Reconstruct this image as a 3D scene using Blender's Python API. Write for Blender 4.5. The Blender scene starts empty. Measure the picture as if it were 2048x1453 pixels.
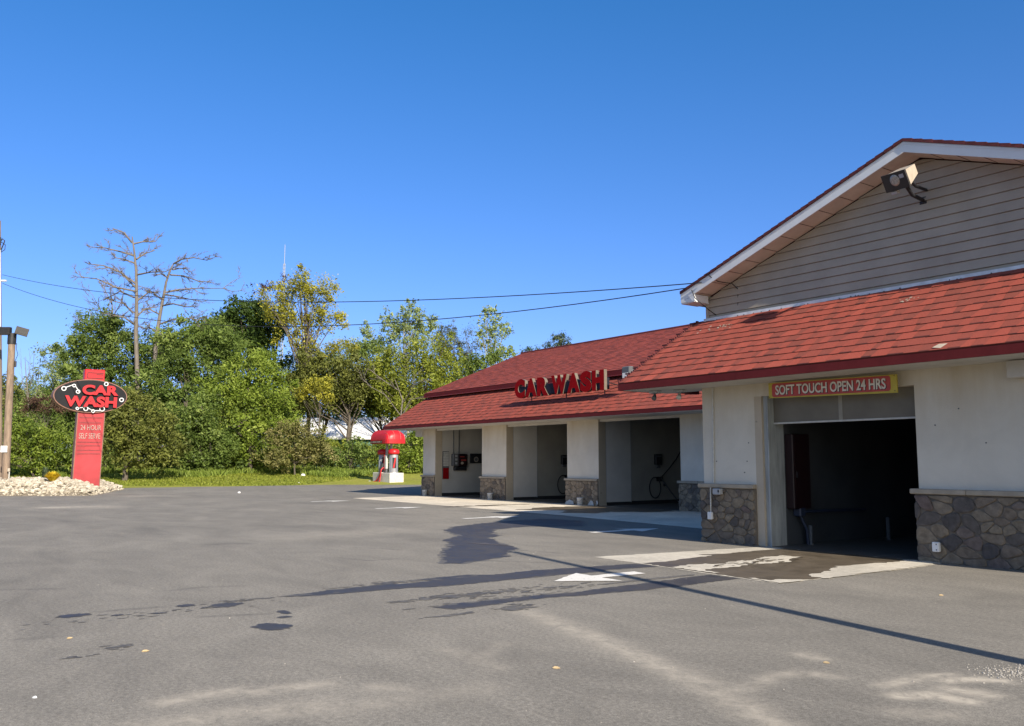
import bpy, math, random
import numpy as np
from mathutils import Vector, Matrix

random.seed(7); rng = np.random.default_rng(11)
sc = bpy.context.scene
COL = sc.collection
V = Vector

# ------------------------------------------------------------------ camera
# +X runs along the front of the car wash to the right, +Y into the building
FOC, CX, CY, EYE = 1775.0, 1024.0, 726.5, 1.6
PITCH = math.radians(6.380931310837636); YAW = math.radians(35.81792226058346)
FWD = V((-math.cos(YAW), math.sin(YAW), 0)); RGT = V((math.sin(YAW), math.cos(YAW), 0)); UPV = V((0, 0, 1))
FC = FWD*math.cos(PITCH) + UPV*math.sin(PITCH); UC = UPV*math.cos(PITCH) - FWD*math.sin(PITCH)
CAM = V((0, 0, EYE))

def at(x, y, D):
    """point seen in the direction (x, y) at D metres ahead (used to survey far trees)"""
    d = FC + RGT*((x-CX)/FOC) + UC*((CY-y)/FOC)
    return CAM + d*(D/d.dot(FWD))

cam_data = bpy.data.cameras.new('camera'); cam = bpy.data.objects.new('camera', cam_data); COL.objects.link(cam)
cam_data.sensor_width = 36; cam_data.sensor_fit = 'HORIZONTAL'; cam_data.lens = FOC/2048*36
cam_data.clip_start = 0.05; cam_data.clip_end = 5000
cam.matrix_world = Matrix(((RGT.x, UC.x, -FC.x, 0), (RGT.y, UC.y, -FC.y, 0), (RGT.z, UC.z, -FC.z, EYE), (0, 0, 0, 1)))
sc.camera = cam

# ------------------------------------------------------------------ light
SUN = V((1.75, -0.24, 1.0)).normalized()
ELEV = math.asin(SUN.z)
w = bpy.data.worlds.new("World"); sc.world = w; w.use_nodes = True
nt = w.node_tree; nt.nodes.clear()
o_ = nt.nodes.new('ShaderNodeOutputWorld'); b_ = nt.nodes.new('ShaderNodeBackground'); s_ = nt.nodes.new('ShaderNodeTexSky')
s_.sky_type = 'NISHITA'; s_.sun_disc = False; s_.sun_elevation = ELEV; s_.sun_rotation = math.atan2(SUN.x, SUN.y)
s_.altitude = 200; s_.air_density = 1.0; s_.dust_density = 0.5; s_.ozone_density = 3.0
b_.inputs[1].default_value = 0.095
tint = nt.nodes.new('ShaderNodeMix'); tint.data_type = 'RGBA'; tint.blend_type = 'MULTIPLY'; tint.inputs[0].default_value = 1.0

# clear deep blue away from the sun, whiter glow towards it
geo = nt.nodes.new('ShaderNodeTexCoord'); dt = nt.nodes.new('ShaderNodeVectorMath'); dt.operation = 'DOT_PRODUCT'; dt.inputs[1].default_value = SUN
nt.links.new(geo.outputs['Generated'], dt.inputs[0])
mr_ = nt.nodes.new('ShaderNodeMapRange'); mr_.inputs[1].default_value = 0.15; mr_.inputs[2].default_value = 0.95; nt.links.new(dt.outputs['Value'], mr_.inputs[0])
tc = nt.nodes.new('ShaderNodeMix'); tc.data_type = 'RGBA'; tc.inputs[7].default_value = (1.25, 1.1, 0.95, 1)
sz_ = nt.nodes.new('ShaderNodeSeparateXYZ'); nt.links.new(geo.outputs['Generated'], sz_.inputs[0])
mz_ = nt.nodes.new('ShaderNodeMapRange'); mz_.inputs[1].default_value = 0.0; mz_.inputs[2].default_value = 0.5; nt.links.new(sz_.outputs[2], mz_.inputs[0])
ta = nt.nodes.new('ShaderNodeMix'); ta.data_type = 'RGBA'; ta.inputs[6].default_value = (0.56, 0.59, 1.0, 1); ta.inputs[7].default_value = (0.25, 0.69, 1.05, 1)
nt.links.new(mz_.outputs[0], ta.inputs[0]); nt.links.new(ta.outputs[2], tc.inputs[6])
nt.links.new(mr_.outputs[0], tc.inputs[0]); nt.links.new(tc.outputs[2], tint.inputs[7])
nt.links.new(s_.outputs[0], tint.inputs[6]); nt.links.new(tint.outputs[2], b_.inputs[0]); nt.links.new(b_.outputs[0], o_.inputs[0])
sl = bpy.data.lights.new('sun', 'SUN'); sl.energy = 4.6; sl.angle = math.radians(0.53); sl.color = (1, 0.91, 0.77)
so = bpy.data.objects.new('sun', sl); COL.objects.link(so); so.rotation_euler = (-SUN).to_track_quat('-Z', 'Y').to_euler()
so.location = (20, -10, 40)
sc.view_settings.view_transform = 'Standard'; sc.view_settings.look = 'None'
sc.view_settings.exposure = 0.85; sc.view_settings.gamma = 1.0; sc.view_settings.use_curve_mapping = False
sc.cycles.max_bounces = 6; sc.cycles.diffuse_bounces = 4; sc.cycles.transparent_max_bounces = 8
sc.cycles.use_denoising = True

# ------------------------------------------------------------------ materials
def new_mat(name):
    m = bpy.data.materials.new(name); m.use_nodes = True
    n = m.node_tree.nodes; l = m.node_tree.links
    return m, n, l, n['Principled BSDF']

def nd(n, t, **kw):
    x = n.new(t)
    for k, v in kw.items(): setattr(x, k, v)
    return x

def mixc(n, l, fac, a, b, blend='MIX'):
    x = n.new('ShaderNodeMix'); x.data_type = 'RGBA'; x.blend_type = blend
    def put(sock, v):
        if isinstance(v, (tuple, list)): sock.default_value = (*v[:3], 1)
        elif isinstance(v, (int, float)): sock.default_value = v
        else: l.new(v, sock)
    put(x.inputs[0], fac); put(x.inputs[6], a); put(x.inputs[7], b)
    return x.outputs[2]

def noise(n, l, scale, detail=4, rough=0.55, vec=None, dist=0.0):
    x = n.new('ShaderNodeTexNoise'); x.inputs['Scale'].default_value = scale; x.inputs['Detail'].default_value = detail
    x.inputs['Roughness'].default_value = rough; x.inputs['Distortion'].default_value = dist
    if vec is not None: l.new(vec, x.inputs['Vector'])
    return x.outputs['Fac']

def ramp(n, l, fac, stops):
    x = n.new('ShaderNodeValToRGB'); e = x.color_ramp.elements
    while len(e) < len(stops): e.new(0.5)
    for i, (p, c) in enumerate(stops):
        e[i].position = p; e[i].color = (*c, 1) if isinstance(c, tuple) else (c, c, c, 1)
    l.new(fac, x.inputs[0]); return x.outputs[0]

def coords(n, l, scale=(1, 1, 1), kind='Object', rot=(0, 0, 0)):
    if kind == 'World':
        g = n.new('ShaderNodeNewGeometry').outputs['Position']
    else:
        g = n.new('ShaderNodeTexCoord').outputs[kind]
    mp = n.new('ShaderNodeMapping'); mp.inputs['Scale'].default_value = scale; mp.inputs['Rotation'].default_value = rot
    l.new(g, mp.inputs[0]); return mp.outputs[0]

def bump(n, l, b, height, strength=0.3, dist=0.02):
    x = n.new('ShaderNodeBump'); x.inputs['Strength'].default_value = strength; x.inputs['Distance'].default_value = dist
    l.new(height, x.inputs['Height']); l.new(x.outputs[0], b.inputs['Normal'])

def attr(n, name):
    x = n.new('ShaderNodeAttribute'); x.attribute_name = name; return x

def simple(name, col, rough=0.6, var=0.12, scale=6, metal=0.0, bmp=0.0, bscale=60, streak=False, spec=0.4):
    """painted / weathered surface with soft patchy variation"""
    m, n, l, b = new_mat(name)
    v = coords(n, l, (1, 1, 0.15) if streak else (1, 1, 1), 'World')
    f = noise(n, l, scale, 6, 0.6, v)
    d = tuple(c*(1-var*1.6) for c in col); u = tuple(min(1, c*(1+var)) for c in col)
    c = ramp(n, l, f, [(0.25, d), (0.75, u)])
    l.new(c, b.inputs['Base Color']); b.inputs['Roughness'].default_value = rough; b.inputs['Metallic'].default_value = metal
    b.inputs['Specular IOR Level'].default_value = spec
    if bmp: bump(n, l, b, noise(n, l, bscale, 4, 0.6, coords(n, l, (1, 1, 1), 'World')), bmp, 0.01)
    return m

def asphalt_mat():
    m, n, l, b = new_mat('asphalt')
    P = coords(n, l, (1, 1, 1), 'World'); PX = coords(n, l, (0.5, 1, 1), 'World', (0, 0, 0.35))
    big = noise(n, l, 0.22, 7, 0.68, PX, 0.9); mid = noise(n, l, 0.9, 8, 0.7, PX, 0.8); fine = noise(n, l, 26, 3, 0.7, P)
    grit = noise(n, l, 95, 2, 0.6, P)
    c = ramp(n, l, big, [(0.28, (0.135, 0.124, 0.107)), (0.72, (0.255, 0.234, 0.198))])
    c = mixc(n, l, 0.5, c, ramp(n, l, mid, [(0.3, (0.13, 0.12, 0.104)), (0.7, (0.285, 0.26, 0.219))]))
    c = mixc(n, l, 0.55, c, ramp(n, l, fine, [(0.28, 0.22), (0.72, 0.78)]), 'OVERLAY')
    c = mixc(n, l, 0.5, c, ramp(n, l, grit, [(0.3, 0.2), (0.7, 0.8)]), 'OVERLAY')
    # pale stone chips showing in the worn surface
    vo = n.new('ShaderNodeTexVoronoi'); vo.inputs['Scale'].default_value = 22; l.new(P, vo.inputs['Vector'])
    chip = ramp(n, l, vo.outputs['Distance'], [(0.05, 1.0), (0.12, 0.0)])
    pick = ramp(n, l, vo.outputs['Color'], [(0.80, 0.0), (0.86, 1.0)])
    mm = n.new('ShaderNodeMath'); mm.operation = 'MULTIPLY'; l.new(chip, mm.inputs[0]); l.new(pick, mm.inputs[1])
    c = mixc(n, l, mm.outputs[0], c, (0.42, 0.39, 0.34))
    # dust drifts and tyre scuffs (worn into the lot, stored per vertex)
    du = attr(n, 'dust').outputs['Fac']; ty = attr(n, 'scuff').outputs['Fac']
    brk = ramp(n, l, noise(n, l, 5.5, 7, 0.72, P, 0.6), [(0.34, 0.15), (0.62, 1.0)])
    dm = n.new('ShaderNodeMath'); dm.operation = 'MULTIPLY'; dm.use_clamp = True; l.new(du, dm.inputs[0]); l.new(brk, dm.inputs[1])
    c = mixc(n, l, dm.outputs[0], c, (0.44, 0.39, 0.315))
    tm = n.new('ShaderNodeMath'); tm.operation = 'MULTIPLY'; tm.use_clamp = True; l.new(ty, tm.inputs[0]); l.new(brk, tm.inputs[1])
    c = mixc(n, l, tm.outputs[0], c, (0.045, 0.044, 0.044))
    l.new(c, b.inputs['Base Color']); b.inputs['Roughness'].default_value = 0.9; b.inputs['Specular IOR Level'].default_value = 0.25
    bump(n, l, b, grit, 0.3, 0.010)
    return m

def wet_mat(name, col, r0=0.32, var=0.35):
    m, n, l, b = new_mat(name)
    P = coords(n, l, (1, 1, 1), 'World')
    f = noise(n, l, 2.2, 6, 0.65, P, 0.5); g = noise(n, l, 60, 3, 0.6, P)
    c = ramp(n, l, f, [(0.25, tuple(x*(1-var) for x in col)), (0.75, tuple(x*(1+var) for x in col))])
    c = mixc(n, l, 0.45, c, ramp(n, l, g, [(0.3, 0.28), (0.7, 0.72)]), 'OVERLAY')
    l.new(c, b.inputs['Base Color'])
    l.new(ramp(n, l, f, [(0.3, r0), (0.7, r0+0.25)]), b.inputs['Roughness']); b.inputs['Specular IOR Level'].default_value = 0.5
    bump(n, l, b, g, 0.15, 0.006)
    return m

def concrete_mat(name, col, var=0.2):
    m, n, l, b = new_mat(name)
    P = coords(n, l, (1, 1, 1), 'World')
    f = noise(n, l, 0.7, 6, 0.65, P, 0.4); s = noise(n, l, 9, 5, 0.7, P); g = noise(n, l, 70, 2, 0.6, P)
    c = ramp(n, l, f, [(0.28, tuple(x*(1-var*1.5) for x in col)), (0.72, tuple(x*(1+var*0.6) for x in col))])
    c = mixc(n, l, 0.45, c, ramp(n, l, s, [(0.3, 0.3), (0.7, 0.68)]), 'OVERLAY')
    c = mixc(n, l, 0.3, c, ramp(n, l, g, [(0.3, 0.3), (0.7, 0.7)]), 'OVERLAY')
    l.new(c, b.inputs['Base Color']); b.inputs['Roughness'].default_value = 0.85; bump(n, l, b, g, 0.25, 0.006)
    return m

def stucco_mat(name, col, warm_top=(0.3, 0.25, 0.18), amt=0.5):
    """trowelled render with a streaky warm tint growing towards the soffit"""
    m, n, l, b = new_mat(name)
    P = coords(n, l, (1, 1, 1), 'World'); PS = coords(n, l, (0.8, 0.8, 0.12), 'World')
    f = noise(n, l, 1.4, 6, 0.65, P, 0.5); s = noise(n, l, 3.5, 5, 0.65, PS); g = noise(n, l, 55, 4, 0.65, P)
    c = ramp(n, l, f, [(0.25, tuple(x*0.88 for x in col)), (0.75, tuple(min(1, x*1.05) for x in col))])
    sep = n.new('ShaderNodeSeparateXYZ'); l.new(P, sep.inputs[0])
    mr = n.new('ShaderNodeMapRange'); l.new(sep.outputs[2], mr.inputs[0])
    mr.inputs[1].default_value = 1.6; mr.inputs[2].default_value = 3.2; mr.inputs[3].default_value = 0.05; mr.inputs[4].default_value = 1.0
    mu = n.new('ShaderNodeMath'); mu.operation = 'MULTIPLY'
    l.new(ramp(n, l, s, [(0.3, 0.3*amt), (0.72, amt)]), mu.inputs[0]); l.new(mr.outputs[0], mu.inputs[1])
    c = mixc(n, l, mu.outputs[0], c, warm_top)  # tint painted in for the warm bounced light high on the wall
    spk = ramp(n, l, noise(n, l, 6.5, 2, 0.5, P), [(0.76, 0.0), (0.80, 0.6)])
    c = mixc(n, l, spk, c, (0.16, 0.14, 0.12))
    l.new(c, b.inputs['Base Color']); b.inputs['Roughness'].default_value = 0.85; b.inputs['Specular IOR Level'].default_value = 0.25
    bump(n, l, b, g, 0.35, 0.012)
    return m

def tone_mat(name, stops, rough=0.8, nscale=40, namt=0.35, bmp=0.2, dirt=None):
    """colour picked from the per-face 'tone' attribute, roughened by noise"""
    m, n, l, b = new_mat(name)
    P = coords(n, l, (1, 1, 1), 'World')
    c = ramp(n, l, attr(n, 'tone').outputs['Fac'], stops)
    g = noise(n, l, nscale, 4, 0.65, P)
    c = mixc(n, l, namt, c, ramp(n, l, g, [(0.3, 0.22), (0.7, 0.78)]), 'OVERLAY')
    if dirt:
        c = mixc(n, l, ramp(n, l, noise(n, l, 0.8, 6, 0.65, P, 0.6), [(0.42, 0.0), (0.8, 0.55)]), c, dirt)
    l.new(c, b.inputs['Base Color']); b.inputs['Roughness'].default_value = rough; b.inputs['Specular IOR Level'].default_value = 0.25
    if bmp: bump(n, l, b, g, bmp, 0.015)
    return m

def leaf_mat(name, dark, mid, light, trans=0.42):
    m, n, l, b = new_mat(name)
    g_ = lambda c, k: tuple(min(0.85, q*k*w_) for q, w_ in zip(c, (1.12, 1.06, 0.9)))
    c = ramp(n, l, attr(n, 'tone').outputs['Fac'], [(0.0, g_(dark, 1.0)), (0.5, g_(mid, 1.22)), (1.0, g_(light, 1.22))])
    l.new(c, b.inputs['Base Color']); b.inputs['Roughness'].default_value = 0.55; b.inputs['Specular IOR Level'].default_value = 0.25
    tr = n.new('ShaderNodeBsdfTranslucent'); l.new(c, tr.inputs['Color'])
    mx = n.new('ShaderNodeMixShader'); mx.inputs[0].default_value = trans
    l.new(b.outputs[0], mx.inputs[1]); l.new(tr.outputs[0], mx.inputs[2]); l.new(mx.outputs[0], n['Material Output'].inputs[0])
    return m

def bark_mat(name, col):
    m, n, l, b = new_mat(name)
    f = noise(n, l, 3, 6, 0.7, coords(n, l, (3, 3, 0.5), 'World'), 0.3)
    c = ramp(n, l, f, [(0.3, tuple(x*0.5 for x in col)), (0.7, tuple(x*1.25 for x in col))])
    l.new(c, b.inputs['Base Color']); b.inputs['Roughness'].default_value = 0.9; bump(n, l, b, f, 0.4, 0.03)
    return m

def grass_mat():
    m, n, l, b = new_mat('lawn')
    P = coords(n, l, (1, 1, 1), 'World')
    f = noise(n, l, 0.25, 6, 0.65, P, 0.5); g = noise(n, l, 6, 5, 0.7, P); h = noise(n, l, 0.9, 4, 0.6, P)
    c = ramp(n, l, f, [(0.3, (0.20, 0.225, 0.035)), (0.7, (0.32, 0.31, 0.06))])
    c = mixc(n, l, ramp(n, l, h, [(0.5, 0.0), (0.72, 0.6)]), c, (0.28, 0.235, 0.09))
    c = mixc(n, l, 0.6, c, ramp(n, l, g, [(0.3, 0.22), (0.7, 0.75)]), 'OVERLAY')
    l.new(c, b.inputs['Base Color']); b.inputs['Roughness'].default_value = 0.95; b.inputs['Specular IOR Level'].default_value = 0.1
    bump(n, l, b, g, 0.8, 0.08)
    return m

def paint_mat():
    """white road paint worn through in flecks"""
    m, n, l, b = new_mat('road_paint')
    P = coords(n, l, (1, 1, 1), 'World')
    wv = ramp(n, l, noise(n, l, 18, 5, 0.75, P), [(0.30, 0.0), (0.43, 1.0)])
    c = mixc(n, l, wv, (0.2, 0.19, 0.17), (0.72, 0.69, 0.63))
    c = mixc(n, l, 0.4, c, ramp(n, l, noise(n, l, 70, 2, 0.5, P), [(0.3, 0.3), (0.7, 0.65)]), 'OVERLAY')
    l.new(c, b.inputs['Base Color']); b.inputs['Roughness'].default_value = 0.8
    return m

def metal_mat(name, col, rough=0.3):
    m, n, l, b = new_mat(name)
    f = noise(n, l, 8, 5, 0.6, coords(n, l, (1, 1, 0.08), 'World'))
    l.new(ramp(n, l, f, [(0.3, tuple(c*0.8 for c in col)), (0.7, col)]), b.inputs['Base Color'])
    l.new(ramp(n, l, f, [(0.3, rough), (0.7, rough+0.15)]), b.inputs['Roughness']); b.inputs['Metallic'].default_value = 0.55
    return m

M = {}
M['asphalt'] = asphalt_mat()
M['wet'] = wet_mat('wet_asphalt', (0.052, 0.047, 0.045), 0.48)
M['damp'] = wet_mat('damp_asphalt', (0.115, 0.106, 0.094), 0.6)
M['wetcon'] = wet_mat('wet_concrete', (0.105, 0.083, 0.057), 0.38, 0.3)
M['con'] = concrete_mat('apron_concrete', (0.56, 0.51, 0.42))
M['con_far'] = concrete_mat('old_concrete', (0.68, 0.60, 0.475), 0.22)
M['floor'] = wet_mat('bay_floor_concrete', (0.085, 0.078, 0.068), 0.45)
M['lawn'] = grass_mat(); M['paint'] = paint_mat()
M['stucco'] = stucco_mat('white_stucco', (0.64, 0.59, 0.495), (0.42, 0.33, 0.215), 0.75)
M['stucco2'] = stucco_mat('near_stucco', (0.60, 0.56, 0.475), (0.40, 0.32, 0.21), 0.75)
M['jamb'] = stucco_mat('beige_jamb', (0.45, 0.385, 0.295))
M['cap'] = simple('cap_stone', (0.34, 0.29, 0.22), 0.85, 0.15, 5, bmp=0.25)
M['stone'] = tone_mat('field_stone', [(0.0, (0.080, 0.071, 0.066)), (0.3, (0.118, 0.10, 0.083)), (0.55, (0.165, 0.13, 0.096)), (0.78, (0.215, 0.175, 0.122)), (0.9, (0.14, 0.112, 0.095)), (1.0, (0.12, 0.05, 0.045))], 0.85, 9, 0.6, 0.5)
M['stone_far'] = tone_mat('far_field_stone', [(0.0, (0.11, 0.092, 0.078)), (0.35, (0.18, 0.142, 0.102)), (0.65, (0.235, 0.182, 0.125)), (1.0, (0.28, 0.22, 0.15))], 0.85, 9, 0.6, 0.4)
M['grout'] = simple('grey_mortar', (0.155, 0.13, 0.10), 0.9, 0.2, 12, bmp=0.3)
M['panel'] = simple('grey_wall_panel', (0.58, 0.56, 0.52), 0.55, 0.08, 1.2)
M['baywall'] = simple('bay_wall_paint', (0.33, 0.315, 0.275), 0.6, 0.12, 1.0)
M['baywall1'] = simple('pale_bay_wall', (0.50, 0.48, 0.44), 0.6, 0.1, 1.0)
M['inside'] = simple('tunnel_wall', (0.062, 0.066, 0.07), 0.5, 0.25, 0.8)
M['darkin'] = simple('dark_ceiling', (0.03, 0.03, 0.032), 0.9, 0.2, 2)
M['soffit'] = simple('soffit_board', (0.50, 0.47, 0.42), 0.7, 0.12, 2)
M['shingle'] = tone_mat('red_shingle', [(0.0, (0.045, 0.012, 0.011)), (0.12, (0.06, 0.016, 0.014)), (0.3, (0.172, 0.05, 0.035)), (0.6, (0.285, 0.060, 0.039)), (1.0, (0.385, 0.082, 0.052))], 0.92, 60, 0.4, 0.4, dirt=(0.24, 0.062, 0.045))
M['shingle_far'] = tone_mat('far_red_shingle', [(0.0, (0.10, 0.022, 0.018)), (0.3, (0.19, 0.041, 0.030)), (0.6, (0.265, 0.053, 0.038)), (1.0, (0.335, 0.071, 0.048))], 0.92, 30, 0.4, 0.4, dirt=(0.2, 0.045, 0.036))
M['maroon'] = simple('maroon_fascia', (0.12, 0.016, 0.017), 0.75, 0.15, 3, spec=0.15)
M['maroon2'] = simple('red_flashing', (0.25, 0.04, 0.035), 0.5, 0.15, 3)
M['shedge'] = simple('shingle_edge', (0.09, 0.018, 0.02), 0.85, 0.3, 14)
M['siding'] = simple('beige_vinyl_siding', (0.335, 0.298, 0.24), 0.55, 0.1, 1.6)
M['whitetrim'] = simple('white_trim', (0.62, 0.64, 0.66), 0.45, 0.06, 2)
M['rakesoffit'] = simple('tan_rake_soffit', (0.56, 0.53, 0.46), 0.65, 0.1, 3)
M['flash'] = simple('metal_flashing', (0.62, 0.66, 0.70), 0.45, 0.15, 6)
M['black'] = simple('black_metal', (0.018, 0.018, 0.02), 0.5, 0.3, 8)
M['bronze'] = simple('bronze_housing', (0.022, 0.019, 0.018), 0.5, 0.2, 8)
M['cream'] = simple('cream_housing', (0.40, 0.34, 0.27), 0.5, 0.12, 8)
M['lens'] = simple('lamp_glass', (0.36, 0.33, 0.28), 0.25, 0.3, 30)
M['grey'] = simple('grey_enamel', (0.34, 0.35, 0.36), 0.45, 0.1, 8)
M['greydark'] = simple('dark_grey_enamel', (0.10, 0.105, 0.11), 0.5, 0.15, 8)
M['white'] = simple('white_plastic', (0.70, 0.70, 0.68), 0.5, 0.08, 10)
M['offwhite'] = simple('weathered_white', (0.50, 0.49, 0.45), 0.6, 0.15, 10)
M['doorpanel'] = simple('door_panel', (0.15, 0.135, 0.105), 0.65, 0.12, 2)
M['doorpost'] = simple('door_strip', (0.27, 0.25, 0.20), 0.5, 0.1, 3)
M['doorframe'] = simple('worn_door_frame', (0.32, 0.335, 0.325), 0.6, 0.25, 9, streak=True)
M['redsign'] = simple('red_sign_face', (0.50, 0.018, 0.026), 0.4, 0.1, 3)
M['redletter'] = simple('dark_red_letter', (0.25, 0.003, 0.005), 0.8, 0.15, 6, spec=0.08)
M['creamside'] = simple('cream_letter_return', (0.15, 0.125, 0.095), 0.5, 0.15, 10)
M['navy'] = simple('navy_sign_back', (0.018, 0.018, 0.028), 0.7, 0.2, 4, spec=0.15)
M['pylonred'] = simple('faded_red_post', (0.35, 0.030, 0.036), 0.6, 0.28, 0.8)
M['pylontop'] = simple('bright_red_cap', (0.43, 0.006, 0.012), 0.45, 0.08, 3)
M['pylonrim'] = simple('rusty_brown_rim', (0.21, 0.105, 0.075), 0.6, 0.3, 4)
M['pylonblack'] = simple('black_oval_face', (0.010, 0.0105, 0.013), 0.6, 0.2, 3, spec=0.2)
M['pinkline'] = simple('dark_red_rib', (0.22, 0.03, 0.032), 0.6, 0.2, 4)
M['fadedwhite'] = simple('faded_white_letter', (0.37, 0.27, 0.23), 0.6, 0.25, 14)
M['banner_y'] = simple('yellow_banner', (0.46, 0.37, 0.05), 0.5, 0.1, 6)
M['banner_r'] = simple('red_banner', (0.42, 0.06, 0.052), 0.5, 0.1, 6)
M['banner_w'] = simple('banner_white', (0.66, 0.61, 0.53), 0.5, 0.1, 10)
M['vacred'] = simple('red_canopy', (0.47, 0.014, 0.018), 0.4, 0.08, 4)
M['vacrib'] = simple('pale_red_seam', (0.60, 0.16, 0.14), 0.5, 0.05, 4)
M['hose_r'] = simple('red_hose', (0.42, 0.015, 0.022), 0.45, 0.1, 8)
M['steel'] = metal_mat('stainless_steel', (0.46, 0.45, 0.43), 0.3)
M['vacbase'] = concrete_mat('painted_block', (0.62, 0.585, 0.51), 0.3)
M['hose'] = simple('black_hose', (0.012, 0.012, 0.014), 0.5, 0.2, 8)
M['redbox'] = simple('red_cabinet', (0.013, 0.003, 0.004), 0.5, 0.15, 4)
M['bluepipe'] = simple('blue_pipe', (0.022, 0.032, 0.06), 0.5, 0.2, 4)
M['woodpole'] = bark_mat('weathered_pole_wood', (0.24, 0.175, 0.125))
M['gravel'] = tone_mat('cream_gravel', [(0.0, (0.15, 0.128, 0.1)), (0.5, (0.36, 0.315, 0.24)), (1.0, (0.56, 0.50, 0.405))], 0.9, 14, 0.4, 0.3)
M['pebble'] = tone_mat('grey_pebble', [(0.0, (0.12, 0.11, 0.1)), (0.6, (0.27, 0.25, 0.22)), (1.0, (0.44, 0.41, 0.37))], 0.9, 14, 0.4, 0.3)
M['gravelbed'] = simple('gravel_bed', (0.24, 0.20, 0.15), 0.95, 0.3, 8, bmp=0.6)
M['wire'] = simple('wire_rubber', (0.012, 0.012, 0.014), 0.6, 0.1, 5)
M['roofwhite'] = simple('white_metal_roof', (0.72, 0.71, 0.69), 0.5, 0.06, 0.5)
M['teal'] = simple('teal_wall', (0.06, 0.16, 0.14), 0.6, 0.1, 1)
M['deadwood'] = bark_mat('bare_dead_wood', (0.165, 0.142, 0.12))
M['twig'] = bark_mat('grey_twig', (0.17, 0.145, 0.13))
M['bark'] = bark_mat('brown_bark', (0.11, 0.09, 0.07))
M['palebark'] = bark_mat('pale_bark', (0.34, 0.31, 0.26))
M['leaf_y'] = leaf_mat('yellow_leaf', (0.13, 0.135, 0.018), (0.23, 0.235, 0.032), (0.37, 0.36, 0.06))
M['leaf_b'] = leaf_mat('bright_green_leaf', (0.056, 0.09, 0.012), (0.132, 0.192, 0.028), (0.25, 0.315, 0.068))
M['leaf_m'] = leaf_mat('mid_green_leaf', (0.040, 0.068, 0.016), (0.094, 0.145, 0.034), (0.185, 0.245, 0.072))
M['leaf_d'] = leaf_mat('deep_green_leaf', (0.018, 0.036, 0.009), (0.042, 0.078, 0.017), (0.085, 0.135, 0.034))
M['leaf_o'] = leaf_mat('olive_leaf', (0.048, 0.058, 0.015), (0.114, 0.135, 0.034), (0.20, 0.22, 0.065))
M['leaf_p'] = leaf_mat('pale_aspen_leaf', (0.09, 0.135, 0.05), (0.19, 0.25, 0.105), (0.33, 0.40, 0.20))
M['leaf_v'] = leaf_mat('vine_leaf', (0.075, 0.10, 0.014), (0.165, 0.205, 0.03), (0.27, 0.30, 0.065))
M['leaf_c'] = leaf_mat('cedar_frond', (0.030, 0.054, 0.008), (0.09, 0.135, 0.018), (0.18, 0.23, 0.04), 0.2)
M['leaf_br'] = leaf_mat('brown_red_leaf', (0.035, 0.022, 0.018), (0.075, 0.045, 0.035), (0.12, 0.075, 0.055))
M['leaf_bl'] = leaf_mat('blossom_leaf', (0.06, 0.075, 0.02), (0.14, 0.145, 0.05), (0.27, 0.25, 0.13))
M['leaf_n'] = leaf_mat('pine_needle', (0.022, 0.032, 0.012), (0.06, 0.072, 0.03), (0.11, 0.12, 0.05), 0.15)
M['leaf_g'] = leaf_mat('tall_grass_blade', (0.055, 0.085, 0.015), (0.14, 0.20, 0.035), (0.25, 0.32, 0.08))
M['leaf_gold'] = leaf_mat('golden_needle', (0.34, 0.25, 0.02), (0.56, 0.43, 0.035), (0.72, 0.58, 0.08))
M['leaf_gg'] = leaf_mat('grey_green_needle', (0.03, 0.05, 0.035), (0.06, 0.09, 0.06), (0.12, 0.15, 0.10))
M['drytan'] = simple('dry_leaf_tan', (0.50, 0.37, 0.20), 0.7, 0.2, 30)
M['litter'] = simple('white_litter', (0.72, 0.72, 0.70), 0.6, 0.1, 10)

# ------------------------------------------------------------------ object helpers
def tag(o, label=None, cat=None, group=None, kind=None):
    if label: o['label'] = label
    if cat: o['category'] = cat
    if group: o['group'] = group
    if kind: o['kind'] = kind
    return o

def thing(name, label, cat, loc=(0, 0, 0), rotz=0.0, group=None):
    o = bpy.data.objects.new(name, None); COL.objects.link(o); o.empty_display_size = 0.2
    o.location = loc; o.rotation_euler = (0, 0, rotz)
    return tag(o, label, cat, group)

def wmat(o):
    m = o.matrix_basis.copy()
    while o.parent:
        o = o.parent; m = o.matrix_basis @ m
    return m

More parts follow.
